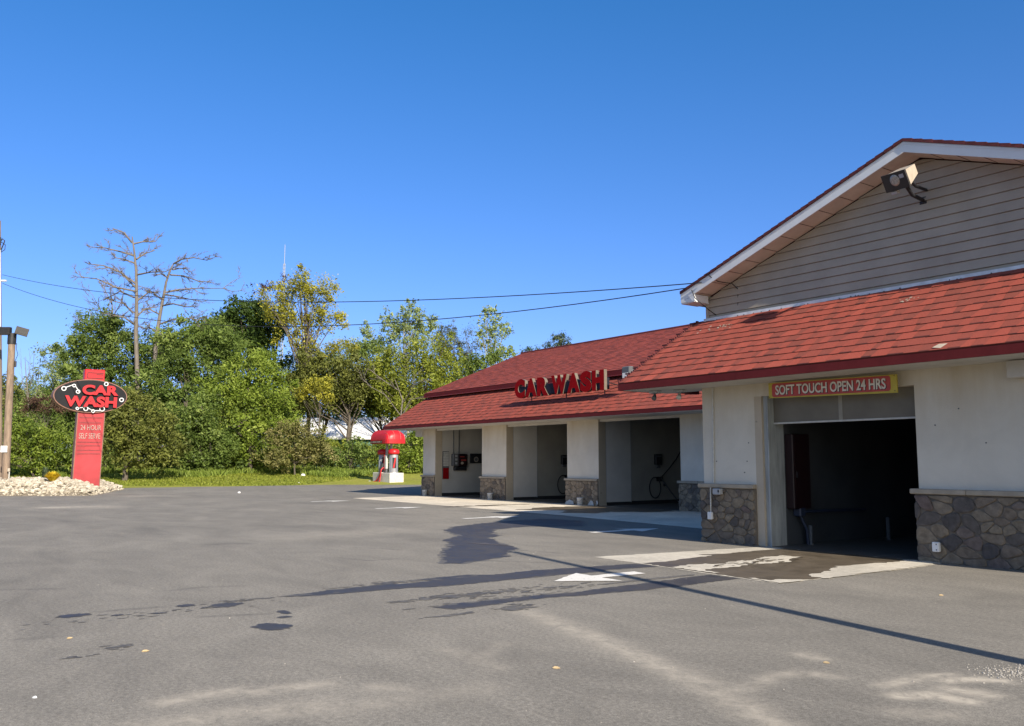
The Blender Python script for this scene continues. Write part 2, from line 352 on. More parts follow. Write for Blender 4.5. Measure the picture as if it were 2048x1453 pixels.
class MB:
    """collects faces of one mesh; mats is a list of material keys"""
    def __init__(s): s.v = []; s.f = []; s.mi = []; s.t = []; s.m = 0; s.tone = 0.5; s.smooth = []
    def face(s, pts, sm=False):
        i = len(s.v); s.v.extend([tuple(p) for p in pts]); s.f.append(tuple(range(i, i+len(pts))))
        s.mi.append(s.m); s.t.append(s.tone); s.smooth.append(sm)
    def grid(s, rows, closed=False, sm=True):
        """rows of points sharing vertices"""
        i = len(s.v); k = len(rows[0])
        for r in rows: s.v.extend([tuple(p) for p in r])
        for a in range(len(rows)-1):
            for b in range(k if closed else k-1):
                c = (b+1) % k
                s.f.append((i+a*k+b, i+a*k+c, i+(a+1)*k+c, i+(a+1)*k+b)); s.mi.append(s.m); s.t.append(s.tone); s.smooth.append(sm)
    def box(s, x0, x1, y0, y1, z0, z1, T=None, bev=0.0):
        if bev > 0: return s.bbox(x0, x1, y0, y1, z0, z1, bev, T)
        p = [V((x, y, z)) for z in (z0, z1) for y in (y0, y1) for x in (x0, x1)]
        if T is not None: p = [T @ q for q in p]
        for q in ((0, 2, 3, 1), (4, 5, 7, 6), (0, 1, 5, 4), (2, 6, 7, 3), (0, 4, 6, 2), (1, 3, 7, 5)): s.face([p[k] for k in q])
    def bbox(s, x0, x1, y0, y1, z0, z1, b, T=None):
        """box with chamfered edges"""
        b = min(b, (x1-x0)/2.01, (y1-y0)/2.01, (z1-z0)/2.01)
        def ring(x0, x1, y0, y1, z, c):
            return [V(q) for q in ((x0+c, y0, z), (x1-c, y0, z), (x1, y0+c, z), (x1, y1-c, z), (x1-c, y1, z), (x0+c, y1, z), (x0, y1-c, z), (x0, y0+c, z))]
        rows = [ring(x0+b, x1-b, y0+b, y1-b, z0, b*.5), ring(x0, x1, y0, y1, z0+b, b), ring(x0, x1, y0, y1, z1-b, b), ring(x0+b, x1-b, y0+b, y1-b, z1, b*.5)]
        if T is not None: rows = [[T @ q for q in r] for r in rows]
        s.grid(rows, True, False); s.face(rows[0][::-1]); s.face(rows[-1])
    def tube(s, pts, r, n=8, cap=True):
        pts = [V(p) for p in pts]; rr = r if isinstance(r, (list, tuple)) else [r]*len(pts)
        rows = []; a = None
        for i, p in enumerate(pts):
            d = (pts[min(i+1, len(pts)-1)]-pts[max(i-1, 0)])
            d = d.normalized() if d.length > 1e-9 else V((0, 0, 1))
            if a is None:
                a = d.orthogonal().normalized()
            else:
                a = (a-d*a.dot(d)); a = a.normalized() if a.length > 1e-6 else d.orthogonal().normalized()
            b = d.cross(a)
            rows.append([p+(a*math.cos(k*2*math.pi/n)+b*math.sin(k*2*math.pi/n))*rr[i] for k in range(n)])
        s.grid(rows, True, True)
        if cap: s.face(rows[0][::-1]); s.face(rows[-1])
    def lathe(s, prof, c=(0, 0, 0), n=24, T=None):
        rows = [[V((c[0]+r*math.cos(k*2*math.pi/n), c[1]+r*math.sin(k*2*math.pi/n), c[2]+z)) for k in range(n)] for r, z in prof]
        if T is not None: rows = [[T @ p for p in r] for r in rows]
        s.grid(rows, True, True)
    def prism(s, poly, d):
        """poly: planar list of points, extruded by vector d"""
        a = [V(p) for p in poly]; b = [p+V(d) for p in a]; k = len(a)
        s.face(a[::-1]); s.face(b)
        for i in range(k): s.face([a[i], a[(i+1) % k], b[(i+1) % k], b[i]])
    def build(s, name, mats, parent=None, flip=False):
        if not isinstance(mats, (list, tuple)): mats = [mats]
        me = bpy.data.meshes.new(name); me.from_pydata(s.v, [], s.f)
        for k in mats: me.materials.append(M[k])
        me.polygons.foreach_set('material_index', s.mi); me.polygons.foreach_set('use_smooth', s.smooth)
        at_ = me.attributes.new('tone', 'FLOAT', 'FACE'); at_.data.foreach_set('value', s.t)
        me.update()
        o = bpy.data.objects.new(name, me); COL.objects.link(o)
        if parent is not None:
            o.parent = parent
        return o

def wbuild(mb, name, mats, parent):
    """build from world coordinates under a parent"""
    inv = wmat(parent).inverted()
    mb.v = [tuple(inv @ V(p)) for p in mb.v]
    return mb.build(name, mats, parent)

def sub(mb, name, mats, parent): return wbuild(mb, name, mats, parent)

def quadmesh(name, P, tone, mat, parent=None):
    """P: (n,4,3) array of quads"""
    n = len(P); me = bpy.data.meshes.new(name)
    me.vertices.add(n*4); me.vertices.foreach_set('co', P.reshape(-1).astype(np.float32))
    me.loops.add(n*4); me.loops.foreach_set('vertex_index', np.arange(n*4, dtype=np.int32))
    me.polygons.add(n); me.polygons.foreach_set('loop_start', np.arange(0, n*4, 4, dtype=np.int32))
    a = me.attributes.new('tone', 'FLOAT', 'FACE'); a.data.foreach_set('value', np.clip(tone, 0, 1).astype(np.float32))
    me.materials.append(M[mat]); me.update(calc_edges=True); me.validate()
    o = bpy.data.objects.new(name, me); COL.objects.link(o)
    if parent is not None:
        inv = wmat(parent).inverted(); o.parent = parent
        me.transform(inv)
    return o

def glyphs(txt, off=0.0, spacing=1.0):
    """one list entry per letter: (2D polygons as triangles/ngons, xmin..xmax), from the built-in font"""
    cu = bpy.data.curves.new('t', 'FONT'); cu.body = txt; cu.size = 1; cu.offset = off; cu.resolution_u = 4; cu.space_character = spacing
    ob = bpy.data.objects.new('t', cu); COL.objects.link(ob)
    bpy.context.view_layer.update()
    dg = bpy.context.evaluated_depsgraph_get()
    me = bpy.data.meshes.new_from_object(ob.evaluated_get(dg))
    vs = [v.co.copy() for v in me.vertices]; fs = [tuple(p.vertices) for p in me.polygons]
    bpy.data.objects.remove(ob); bpy.data.curves.remove(cu); bpy.data.meshes.remove(me)
    return vs, fs

def letter_mb(ch, off, T, depth, sx=1.0, sz=1.0):
    """extruded glyph; T maps (x, depth, z) glyph space to world. material 0 = face, 1 = sides"""
    vs, fs = glyphs(ch, off)
    mb = MB()
    F = [T(v.x*sx, 0, v.y*sz) for v in vs]; B = [T(v.x*sx, depth, v.y*sz) for v in vs]
    from collections import Counter
    cnt = Counter()
    for f in fs:
        for a, b in zip(f, f[1:]+f[:1]): cnt[(min(a, b), max(a, b))] += 1
    for f in fs:
        mb.m = 0; mb.face([F[i] for i in f]); mb.m = 1; mb.face([B[i] for i in reversed(f)])
        for a, b in zip(f, f[1:]+f[:1]):
            if cnt[(min(a, b), max(a, b))] == 1: mb.face([F[a], B[a], B[b], F[b]])
    xs = [v.x*sx for v in vs]; zs = [v.y*sz for v in vs]
    return mb, (min(xs), max(xs), min(zs), max(zs))

def text_width(txt, off): 
    vs, _ = glyphs(txt, off); return min(v.x for v in vs), max(v.x for v in vs), min(v.y for v in vs), max(v.y for v in vs)

# ------------------------------------------------------------------ ground
def rise(x, y):
    d = (-x*FWD.x*-1*0 + (V((x, y, 0)).dot(FWD)) - 62)/26
    d = max(0, min(1, d)); return -0.03 + 0.93*d*d*(3-2*d)

def ground():
    bx = [-900, -500, -300, -200] + list(range(-150, -39, 5)) + [-30, 0, 60, 200, 600]
    by = [-700, -300, -120] + list(range(-60, 121, 6)) + [160, 240, 400, 900]
    mb = MB()
    mb.grid([[(x, y, rise(x, y)) for x in bx] for y in by], False, True)
    tag(mb.build('ground', 'lawn'), kind='structure')
ground()

DUST = [[(-7.91, 5.88), (-6.75, 5.62), (-5.6, 5.31), (-4.64, 5.04), (-3.95, 4.76), (-3.4, 4.5)], [(-4.3, 5.14), (-4.45, 5.65), (-4.4, 5.9), (-4.16, 5.99)],
        [(-4.6, 6.43), (-4.77, 6.46)], [(-3.57, 5.88), (-3.45, 6.1), (-3.24, 6.11)], [(-3.59, 6.57), (-3.52, 6.78), (-3.35, 6.9)],
        [(-3.79, 6.05), (-3.79, 6.45), (-3.69, 6.76)], [(-3.47, 6.34), (-3.22, 6.41)], [(-6.35, 1.75), (-6.4, 1.96), (-6.39, 2.2)],
        [(-6.27, 2.3), (-6.2, 2.76)], [(-5.81, 1.52), (-5.81, 1.95), (-5.68, 2.53)], [(-5.9, 3.05), (-5.74, 3.2)], [(-6.67, 4.16), (-5.89, 4.13)],
        [(-6.2, 4.15), (-6.66, 4.73)], [(-3.35, 5.5), (-3.12, 5.68)], [(-12.0, 9.5), (-9.8, 10.9)], [(-5.5, 2.6), (-5.45, 3.6)]]
DSTR = [0.75, 0.6, 0.7, 1.5, 1.4, 0.9, 1.3, 0.75, 0.7, 0.6, 0.55, 0.35, 0.35, 0.5, 0.3, 0.3]
DW = [0.16, 0.09, 0.1, 0.09, 0.08, 0.08, 0.1, 0.13, 0.13, 0.22, 0.12, 0.12, 0.08, 0.12, 0.25, 0.2]
DUSTFAR = [[(-35.23, 5.48), (-34.91, 7.15)], [(-44.88, 10.38), (-44.42, 12.09)], [(-26, 16), (-19.88, 12.06)], [(-18.35, 7.63), (-18.98, 10.4)]]
SCUFF = [[(-14.05, 6.56), (-13.34, 6.76), (-13.37, 7.24)], [(-15.48, 7.59), (-15.15, 7.88), (-14.7, 8.01)], [(-11.74, 3.15), (-11.82, 3.58), (-11.64, 4.07)],
         [(-9.59, 2.91), (-9.35, 3.57)], [(-12.22, 8.32), (-11.39, 8.97)], [(-13.44, 9.77), (-12.46, 10.04)], [(-13.07, 1.46), (-12.73, 2.09)],
         [(-10.55, 2.1), (-10.5, 2.75)], [(-9.35, 1.2), (-9.3, 1.5)]]
SCUFFFAR = [[(-17.7, 5.56), (-17.82, 5.95), (-17.54, 6.15)], [(-27.04, 4.47), (-26.71, 5.29)], [(-21.56, 4.08), (-20.97, 4.68), (-21.01, 5.32)],
            [(-22.39, 4.88), (-22.4, 5.67)], [(-25.35, 11.98), (-27.89, 14.49)]]

def seg_field(X, Y, lines, widths, strength):
    out = np.zeros_like(X)
    for ln, wd, st in zip(lines, widths, strength):
        d = np.full_like(X, 1e9)
        for (ax, ay), (bx, by) in zip(ln, ln[1:]):
            vx, vy = bx-ax, by-ay; t = np.clip(((X-ax)*vx+(Y-ay)*vy)/(vx*vx+vy*vy+1e-9), 0, 1)
            d = np.minimum(d, np.hypot(X-ax-t*vx, Y-ay-t*vy))
        out = np.maximum(out, st*np.exp(-(d/wd)**2))
    return out

def asphalt_lot():
    xs = np.unique(np.concatenate([np.arange(-59.5, -20, 1.2), np.arange(-20, -14.4, 0.25), np.arange(-14.4, -1.9, 0.07), np.arange(-1.5, 45, 3.0)]).round(3))
    ys = np.unique(np.concatenate([np.arange(-60, 0, 3.0), np.arange(0, 10.5, 0.07), np.arange(10.5, 22, 0.6), np.arange(22, 60, 2.5)]).round(3))
    X, Y = np.meshgrid(xs, ys); nx, ny = len(xs), len(ys)
    xr = X.copy()
    # ragged edge towards the lawn
    xr[:, 0] += 0.25*np.sin(ys*1.7)+0.2*np.sin(ys*0.6+1)
    co = np.stack([xr, Y, np.zeros_like(X)], -1).reshape(-1, 3)
    a = (np.arange(ny-1)[:, None]*nx+np.arange(nx-1)[None]).reshape(-1)
    idx = np.stack([a, a+1, a+1+nx, a+nx], 1)
    me = bpy.data.meshes.new('parking_lot'); me.vertices.add(len(co)); me.vertices.foreach_set('co', co.reshape(-1).astype(np.float32))
    me.loops.add(idx.size); me.loops.foreach_set('vertex_index', idx.reshape(-1).astype(np.int32))
    me.polygons.add(len(idx)); me.polygons.foreach_set('loop_start', np.arange(0, idx.size, 4, dtype=np.int32))
    D = seg_field(X, Y, DUST, DW, DSTR); D = np.maximum(D, seg_field(X, Y, DUSTFAR, [0.6, 0.5, 1.0, 0.9], [1.5, 0.9, 0.3, 0.35]))
    S = seg_field(X, Y, SCUFF, [0.05]*20, [0.55]*20); S = np.maximum(S, seg_field(X, Y, SCUFFFAR, [0.16]*9, [0.5]*9))
    for nm, F in (('dust', D), ('scuff', S)):
        t = me.attributes.new(nm, 'FLOAT', 'POINT'); t.data.foreach_set('value', F.reshape(-1).astype(np.float32))
    me.materials.append(M['asphalt']); me.update(calc_edges=True)
    o = bpy.data.objects.new('parking_lot', me); COL.objects.link(o); tag(o, kind='structure')
    mb = MB()
    e = [(-59.2, 24.2), (-60.2, 26.3), (-62.6, 27.7), (-64.4, 30), (-66.4, 33.8), (-67.3, 38.2), (-70, 45), (-72, 60), (-59.2, 60)]
    mb.face([(x, y, -0.004) for x, y in e[::-1]])
    tag(mb.build('side_drive', 'asphalt'), kind='structure')
asphalt_lot()

def rough_edge(poly, amp, step, seed):
    """subdivide an outline and roughen it like a shoreline"""
    r = random.Random(seed); out = []
    n = len(poly)
    for i in range(n):
        a = V((*poly[i], 0)); b = V((*poly[(i+1) % n], 0)); d = b-a; k = max(1, int(d.length/step))
        nrm = V((-d.y, d.x, 0)).normalized() if d.length > 1e-6 else V((0, 0, 0))
        for j in range(k):
            out.append(tuple((a+d*(j/k)+nrm*(r.gauss(0, amp) if j else r.gauss(0, amp*.3))).xy))
    return out

def sheet(name, poly, z, mat, amp=0.0, step=0.1, seed=1):
    p = rough_edge(poly, amp, step, seed) if amp else poly
    import mathutils.geometry as G
    tri = G.tessellate_polygon([[V((x, y, 0)) for x, y in p]])
    mb = MB(); i = len(mb.v); mb.v = [(x, y, z) for x, y in p]
    for t in tri:
        a, b, c = (V((*p[k], 0)) for k in t)
        mb.f.append(tuple(t) if (b-a).cross(c-a).z > 0 else tuple(reversed(t))); mb.mi.append(0); mb.t.append(0.5); mb.smooth.append(False)
    return tag(mb.build(name, mat), kind='structure')

def rim(poly, d, seed, mat='damp'):
    n = len(poly); ar = sum(poly[i][0]*poly[(i+1) % n][1]-poly[(i+1) % n][0]*poly[i][1] for i in range(n)); sg = 1 if ar > 0 else -1; out = []
    for i in range(n):
        a, b, c = V((*poly[i-1], 0)), V((*poly[i], 0)), V((*poly[(i+1) % n], 0))
        t = (c-a).normalized(); out.append((b.x+t.y*sg*d, b.y-t.x*sg*d))
    sheet('damp_margin', out, 0.0022, mat, d*0.7, 0.09, seed)

# concrete aprons and floors
sheet('concrete_apron', [(-11.62, 10.10), (-7.68, 9.88), (-7.58, 13.0), (-7.68, 14.02), (-11.10, 14.02)], 0.004, 'con', 0.012, 0.15, 3)
sheet('wash_bay_apron', [(-36.75, 17.7), (-30, 17.5), (-21.58, 17.2), (-15.0, 16.5), (-12.6, 16.4), (-12.75, 22.0), (-37.5, 22.0)], 0.004, 'con_far', 0.02, 0.4, 4)
sheet('wash_bay_floor', [(-36.7, 22.0), (-12.75, 22.0), (-12.75, 31), (-36.7, 31)], 0.003, 'floor')
sheet('tunnel_floor', [(-11.05, 14.02), (-8.03, 14.02), (-8.03, 30), (-11.05, 30)], 0.003, 'floor')
# wet patches
PUD = [(-18.24, 11.22), (-19.06, 12.06), (-19.6, 13.13), (-19.9, 14.03), (-20.13, 14.82), (-20.24, 15.69), (-18.94, 16.05), (-17.33, 14.68), (-18.09, 13.41), (-17.91, 12.86), (-17.72, 12.26), (-17.1, 11.78), (-16.06, 11.19), (-15.77, 10.74), (-14.68, 10.3), (-13.61, 9.93), (-13.32, 9.52), (-12.52, 8.91), (-12.34, 8.38), (-12.11, 7.74), (-12.33, 7.53), (-12.86, 7.91), (-13.42, 8.21), (-14.28, 8.81), (-15.23, 9.55), (-15.82, 9.71), (-16.3, 10.17), (-16.72, 10.71), (-17.3, 10.84)]
sheet('puddle', PUD, 0.004, 'wet', 0.045, 0.12, 5)
T1 = [(-10.43, 4.1), (-10.48, 4.44), (-10.59, 4.85), (-10.62, 5.41), (-10.54, 6.0), (-10.59, 6.33), (-10.84, 6.23), (-10.85, 6.68), (-10.86, 7.04), (-10.63, 7.36), (-10.71, 7.94), (-10.66, 8.63), (-10.56, 9.33), (-10.46, 9.97), (-10.0, 9.96), (-10.04, 9.72), (-10.09, 9.44), (-10.14, 9.04), (-10.04, 8.87), (-10.11, 8.19), (-10.09, 7.48), (-10.07, 6.81), (-10.06, 6.19), (-10.2, 5.69), (-10.24, 4.9), (-10.3, 4.41)]
sheet('wet_tyre_track', T1, 0.004, 'wet', 0.022, 0.06, 6)
T2 = [(-8.67, 5.19), (-8.75, 5.42), (-8.74, 5.92), (-8.72, 6.46), (-8.63, 7.19), (-8.71, 7.72), (-8.71, 8.3), (-8.8, 9.19), (-8.82, 9.88), (-8.32, 9.86), (-8.3, 8.78), (-8.29, 7.98), (-8.38, 7.42), (-8.4, 7.0), (-8.52, 6.6), (-8.45, 5.72), (-8.44, 5.32)]
sheet('wet_tyre_track', T2, 0.004, 'wet', 0.018, 0.05, 7)
rim(PUD, 0.06, 101); rim(T1, 0.03, 102); rim(T2, 0.028, 103)
T3 = [(-9.0, 7.87), (-9.03, 8.38), (-9.06, 9.1), (-9.0, 9.73), (-8.93, 9.64), (-8.95, 8.96), (-8.95, 8.47), (-8.95, 8.04)]
sheet('wet_streak', T3, 0.004, 'damp', 0.012, 0.05, 8)

def speckle(name, cx, cy, lx, ly, n, seed, mat='damp', smin=0.01, smax=0.05):
    """drying splash: many small separate damp flecks"""
    r = random.Random(seed); mb = MB()
    for i in range(n):
        x = cx+r.gauss(0, lx); y = cy+r.gauss(0, ly); s = r.uniform(smin, smax); k = 7
        mb.face([(x+math.cos(j*2*math.pi/k)*s*r.uniform(0.35, 0.8), y+math.sin(j*2*math.pi/k)*s*r.uniform(0.8, 2.4), 0.004+i*2e-6) for j in range(k)])
    return tag(mb.build(name, mat), kind='structure')
speckle('damp_flecks', -9.25, 5.95, 0.07, 0.45, 150, 1)
speckle('damp_flecks', -8.14, 5.1, 0.035, 0.14, 40, 2)
speckle('damp_flecks', -8.14, 5.95, 0.08, 0.14, 60, 3)
speckle('damp_flecks', -10.75, 6.0, 0.07, 0.5, 90, 4)
speckle('damp_flecks', -9.1, 7.0, 0.12, 0.7, 90, 5)
speckle('damp_flecks', -10.4, 3.9, 0.05, 0.4, 40, 6)
speckle('damp_flecks', -10.1, 2.5, 0.12, 0.6, 50, 7, smax=0.035)
speckle('damp_flecks', -8.45, 1.87, 0.05, 0.08, 26, 8, smax=0.03)
speckle('damp_flecks', -8.23, 1.47, 0.03, 0.06, 14, 9, smax=0.025)
speckle('damp_flecks', -8.75, 6.2, 0.06, 0.5, 50, 10)
def blot(cx, cy, lx, ly, ang, seed):
    r = random.Random(seed)
    p = []
    for k in range(26):
        a = k*2*math.pi/26; q = r.uniform(0.72, 1.12)
        x, y = math.cos(a)*lx*q, math.sin(a)*ly*q
        p.append((cx+x*math.cos(ang)-y*math.sin(ang), cy+x*math.sin(ang)+y*math.cos(ang)))
    sheet('wet_spot', p, 0.004, 'wet', 0.006, 0.04, seed); rim(p, 0.014, seed+300)
for k, (x, y, lx, ly, a) in enumerate([(-10.43, 1.86, 0.11, 0.17, 0.1), (-10.41, 3.0, 0.09, 0.1, 0), (-10.19, 3.38, 0.16, 0.2, 0.4), (-8.60, 3.32, 0.22, 0.17, 0.3),
                                      (-9.35, 3.73, 0.13, 0.06, 0), (-10.19, 2.24, 0.04, 0.06, 0), (-10.06, 2.63, 0.03, 0.07, 0), (-9.05, 3.62, 0.05, 0.08, 0)]):
    blot(x, y, lx, ly, a, 40+k)
# wet middle of the near apron with dry concrete islands left in it
WET = [(-10.43, 10.09), (-10.42, 10.17), (-10.37, 10.54), (-10.49, 10.99), (-10.6, 11.92), (-10.83, 11.81), (-10.65, 12.35), (-10.67, 12.9), (-10.68, 14.0), (-7.75, 14.0), (-7.72, 12.9), (-7.66, 10.78), (-7.72, 10.0), (-8.25, 9.95), (-9.2, 10.0)]
sheet('wet_concrete', WET, 0.008, 'wetcon', 0.02, 0.08, 9)
DRYI = [(-9.76, 10.02), (-9.86, 10.52), (-9.58, 11.05), (-9.75, 11.31), (-9.67, 11.81), (-9.87, 12.34), (-9.86, 12.85), (-9.51, 12.9), (-9.43, 12.47), (-9.16, 12.08), (-9.28, 11.47), (-9.23, 10.84), (-9.27, 10.26), (-9.14, 10.1), (-8.89, 10.15), (-8.9, 10.02), (-9.2, 10.02)]
sheet('dry_concrete', DRYI, 0.012, 'con', 0.03, 0.07, 10)
sheet('dry_concrete', [(-7.97, 10.93), (-8.04, 11.41), (-8.35, 12.28), (-8.29, 12.71), (-8.18, 13.4), (-8.2, 13.98), (-7.7, 13.95), (-7.6, 12.92), (-7.62, 10.78)], 0.012, 'con', 0.03, 0.08, 11)
sheet('dry_concrete', [(-8.25, 9.97), (-8.2, 10.07), (-8.06, 10.0), (-7.9, 10.02), (-7.91, 10.23), (-7.7, 10.45), (-7.64, 10.24), (-7.66, 9.91)], 0.012, 'con', 0.015, 0.06, 12)
speckle('damp_flecks', -9.45, 11.6, 0.16, 0.8, 40, 13, 'wetcon', 0.02, 0.07).location.z = 0.0125
# wet runs on the far apron
sheet('wet_streak', [(-24.6, 17.9), (-25.3, 19.6), (-25.0, 21.9), (-20.5, 21.9), (-20.8, 20.6), (-21.8, 19.6), (-21.3, 18.6), (-22.3, 18.0), (-23.2, 18.9)], 0.008, 'wetcon', 0.1, 0.25, 14)
sheet('wet_streak', [(-27.6, 16.4), (-27.9, 19.2), (-27.3, 20.6), (-27.2, 18.6)], 0.0085, 'wetcon', 0.06, 0.2, 15)
sheet('dark_patch', [(-14.1, 10.1), (-14.6, 9.9), (-15.1, 9.75), (-14.9, 10.05)], 0.008, 'wetcon', 0.02, 0.08, 16)

# painted arrows
def arrow(x, y0, y1, wd, seed):
    hl = 0.95; a = 0.13*wd; h = 0.47*wd
    sheet('painted_arrow', [(x-a, y0), (x+a, y0), (x+a, y1-hl), (x+h, y1-hl-0.06), (x, y1), (x-h, y1-hl-0.06), (x-a, y1-hl)], 0.0085, 'paint', 0.008, 0.12, seed)
arrow(-34.4, 14.75, 16.5, 1, 20); arrow(-27.95, 14.35, 16.25, 1, 21); arrow(-21.55, 13.85, 15.87, 1, 22); arrow(-15.62, 13.5, 15.66, 1, 23)
sheet('painted_arrow', [(-9.57, 7.6), (-9.06, 8.38), (-9.48, 8.38), (-9.46, 9.21), (-9.73, 9.23), (-9.72, 8.40), (-10.08, 8.42)], 0.0085, 'paint', 0.006, 0.1, 24)

# ------------------------------------------------------------------ the car wash
BL = thing('car_wash_building', 'white stucco car wash with red shingle roofs, stone-based pillars and open bays', 'building', (-20, 22, 0))
P_ = lambda mb, name, mats, parent=None: sub(mb, name, mats, BL if parent is None else parent)

def shingles(mb, A, U, S, width, length, rows, seed, tabs=True, tabw=(0.12, 0.34), ends=0.0):
    """lay courses on a slope: A eave-left corner, U unit along eave, S unit up the slope"""
    r = random.Random(seed); A, U, S = V(A), V(U), V(S); N = U.cross(S).normalized(); e = length/rows
    def q(x, s, n): return A+U*x+S*s+N*n
    for i in range(rows):
        s0 = i*e; s1 = min(length, s0+e+0.02); x0 = -r.uniform(0, ends)
        lift = 0.017
        mb.tone = r.uniform(0.40, 0.55)
        mb.face([q(x0, s0, lift), q(width, s0, lift), q(width, s1, 0.004), q(x0, s1, 0.004)])
        mb.tone = 0.22; mb.face([q(x0, s0, 0), q(width, s0, 0), q(width, s0, lift), q(x0, s0, lift)])
        mb.face([q(x0, s0, 0), q(x0, s0, lift), q(x0, s1, 0.004)])
        x = x0
        while x < width:
            gw = r.uniform(*tabw); tw = r.uniform(*tabw)
            if x+gw > width: gw = width-x
            sl = r.uniform(0.0, 0.05)
            # exposed under-layer; its printed dark band also paints in the tabs' shadow
            if tabs:
                mb.tone = r.uniform(0.36, 0.54); mb.face([q(x, s0+0.012, lift+.0015), q(x+gw, s0+0.012, lift+.0015), q(x+gw, s1-.02, 0.0085), q(x, s1-.02, 0.0085)])
                if r.random() < 0.88:
                    mb.tone = r.uniform(0.0, 0.09); bh = r.uniform(0.026, 0.05)
                    mb.face([q(x+.005, s0-0.001, lift+.003), q(x+gw-.005, s0-0.001, lift+.003), q(x+gw-sl*.4-.01, s0+bh, lift+.0015), q(x+sl*.4+.01, s0+bh, lift+.0015)])
            else:
                mb.tone = r.uniform(0.15, 0.5); mb.face([q(x, s0, lift+.002), q(x+gw, s0, lift+.002), q(x+gw, s1-.02, 0.0085), q(x, s1-.02, 0.0085)])
            x += gw
            if x >= width: break
            tw = min(tw, width-x)
            mb.tone = min(1, max(0.45, r.gauss(0.61, 0.085)))
            a, b, c, d = q(x-sl, s0-.004, lift+.007), q(x+tw+sl, s0-.004, lift+.007), q(x+tw-sl*.3, s1-.02, 0.011), q(x+sl*.3, s1-.02, 0.011)
            mb.face([a, b, c, d])
            if tabs:
                mb.tone = 0.38; mb.face([q(x-sl, s0-.004, lift), q(x+tw+sl, s0-.004, lift), b, a])
            x += tw

def slope_roof(name, x0, x1, ya, za, yb, zb, rows, seed, mat, tabs=True, tabw=(0.12, 0.34), thick=0.12, parent=None, ends=0.0):
    mb = MB(); S = V((0, yb-ya, zb-za)); L = S.length; S.normalize(); U = V((1, 0, 0)); N = U.cross(S)
    shingles(mb, (x0, ya, za), U, S, x1-x0, L, rows, seed, tabs, tabw, ends)
    A = V((x0, ya, za)); mb.tone = 0.2
    c = [A, A+U*(x1-x0), A+U*(x1-x0)+S*L, A+S*L]; d = [p-N*thick for p in c]
    mb.face(d[::-1])
    for i in range(4): mb.face([c[i], d[i], d[(i+1) % 4], c[(i+1) % 4]])
    return P_(mb, name, mat, parent)

# near skirt roof
NX0, NX1 = -14.1, 3.2
near_roof = slope_roof('skirt_roof', NX0, NX1, 13.02, 3.275, 15.56, 4.8625, 11, 3, 'shingle', ends=0.05)
mb = MB(); mb.box(NX0, NX1, 12.99, 13.03, 3.125, 3.262); mb.box(NX0, NX0+0.03, 13.03, 14.0, 3.125, 3.25); P_(mb, 'fascia', 'maroon', near_roof)
mb = MB(); mb.box(NX0+0.03, NX1, 13.03, 14.5, 3.13, 3.15)
for x in np.arange(NX0+2.4, NX1, 2.44): mb.box(x, x+0.012, 13.03, 14.04, 3.126, 3.131)
P_(mb, 'soffit', 'soffit', near_roof)
mb = MB()   # drip-edge ends poking out along the left rake
for i in range(11):
    t = (i+0.4)/11; y = 13.02+2.54*t; z = 3.275+1.5875*t
    mb.box(NX0-0.14, NX0+0.02, y-0.014, y+0.014, z+0.03, z+0.06)
for i in range(40):
    t0 = i/40; mb.box(NX0-0.03, NX0+0.005, 13.02+2.54*t0, 13.02+2.54*(t0+1/40), 3.25+1.5875*t0, 3.335+1.5875*t0)
P_(mb, 'drip_edge', 'shedge', near_roof)
mb = MB()
mb.prism([(NX0+0.02, 13.05, 3.15), (NX0+0.02, 15.4, 3.15), (NX0+0.02, 15.4, 4.68)], (0.1, 0, 0)); P_(mb, 'rake_board', 'maroon', near_roof)
mb = MB()   # worn-through shingle repair patches
def roofpt(x, y, n=0.03): return V((x, y, 3.275+(y-13.02)*0.625+n))
for cx, cy, k in ((-8.57, 14.92, 14), (-13.0, 15.05, 22)):
    for i in range(k):
        x = cx+random.gauss(0, 0.10 if k < 20 else 0.28); y = cy+random.gauss(0, 0.06); s = random.uniform(0.006, 0.02)
        mb.face([roofpt(x-s*1.5, y-s), roofpt(x+s*1.5, y-s), roofpt(x+s, y+s), roofpt(x-s, y+s)])
for x, y in ((-7.05, 13.07),):
    mb.face([roofpt(x-0.08, y-0.03, 0.05), roofpt(x+0.05, y-0.03, 0.03), roofpt(x+0.10, y+0.09, 0.03), roofpt(x-0.02, y+0.06, 0.05)])
tag(P_(mb, 'bare_patch', 'cream', near_roof), kind='stuff')

# far skirt + upper roof
FX0, FX1 = -39.45, -12.8
far_roof = slope_roof('skirt_roof', FX0, FX1, 20.62, 3.335, 23.1, 4.87, 11, 5, 'shingle', ends=0.04, tabw=(0.16, 0.42))
mb = MB(); mb.box(FX0, FX1, 20.59, 20.63, 3.205, 3.322); P_(mb, 'fascia', 'maroon', far_roof)
mb = MB(); mb.box(FX0+0.03, FX1, 20.63, 22.4, 3.185, 3.205); P_(mb, 'soffit', 'soffit', far_roof)
upper = slope_roof('upper_roof', FX0-0.05, -12.2, 22.95, 5.085, 29.2, 7.62, 26, 8, 'shingle_far', tabs=False, tabw=(0.2, 0.7))
mb = MB(); mb.box(FX0-0.05, -12.2, 22.93, 22.97, 4.865, 5.075); P_(mb, 'fascia', 'maroon', upper)
mb = MB(); mb.box(FX0, -12.3, 22.78, 22.94, 4.86, 4.885, Matrix.Translation((0, 0, 0))); P_(mb, 'flashing', 'maroon2', upper)
mb = MB(); mb.tube([(FX0-0.1, 29.2, 7.63), (-12.0, 29.2, 7.63)], 0.07, 8); P_(mb, 'ridge_cap', 'shedge', upper)
slope_roof('back_roof', FX0, -12.2, 36.4, 4.2, 29.22, 7.61, 6, 9, 'shingle_far', tabs=False, tabw=(0.5, 1.2)) if False else None
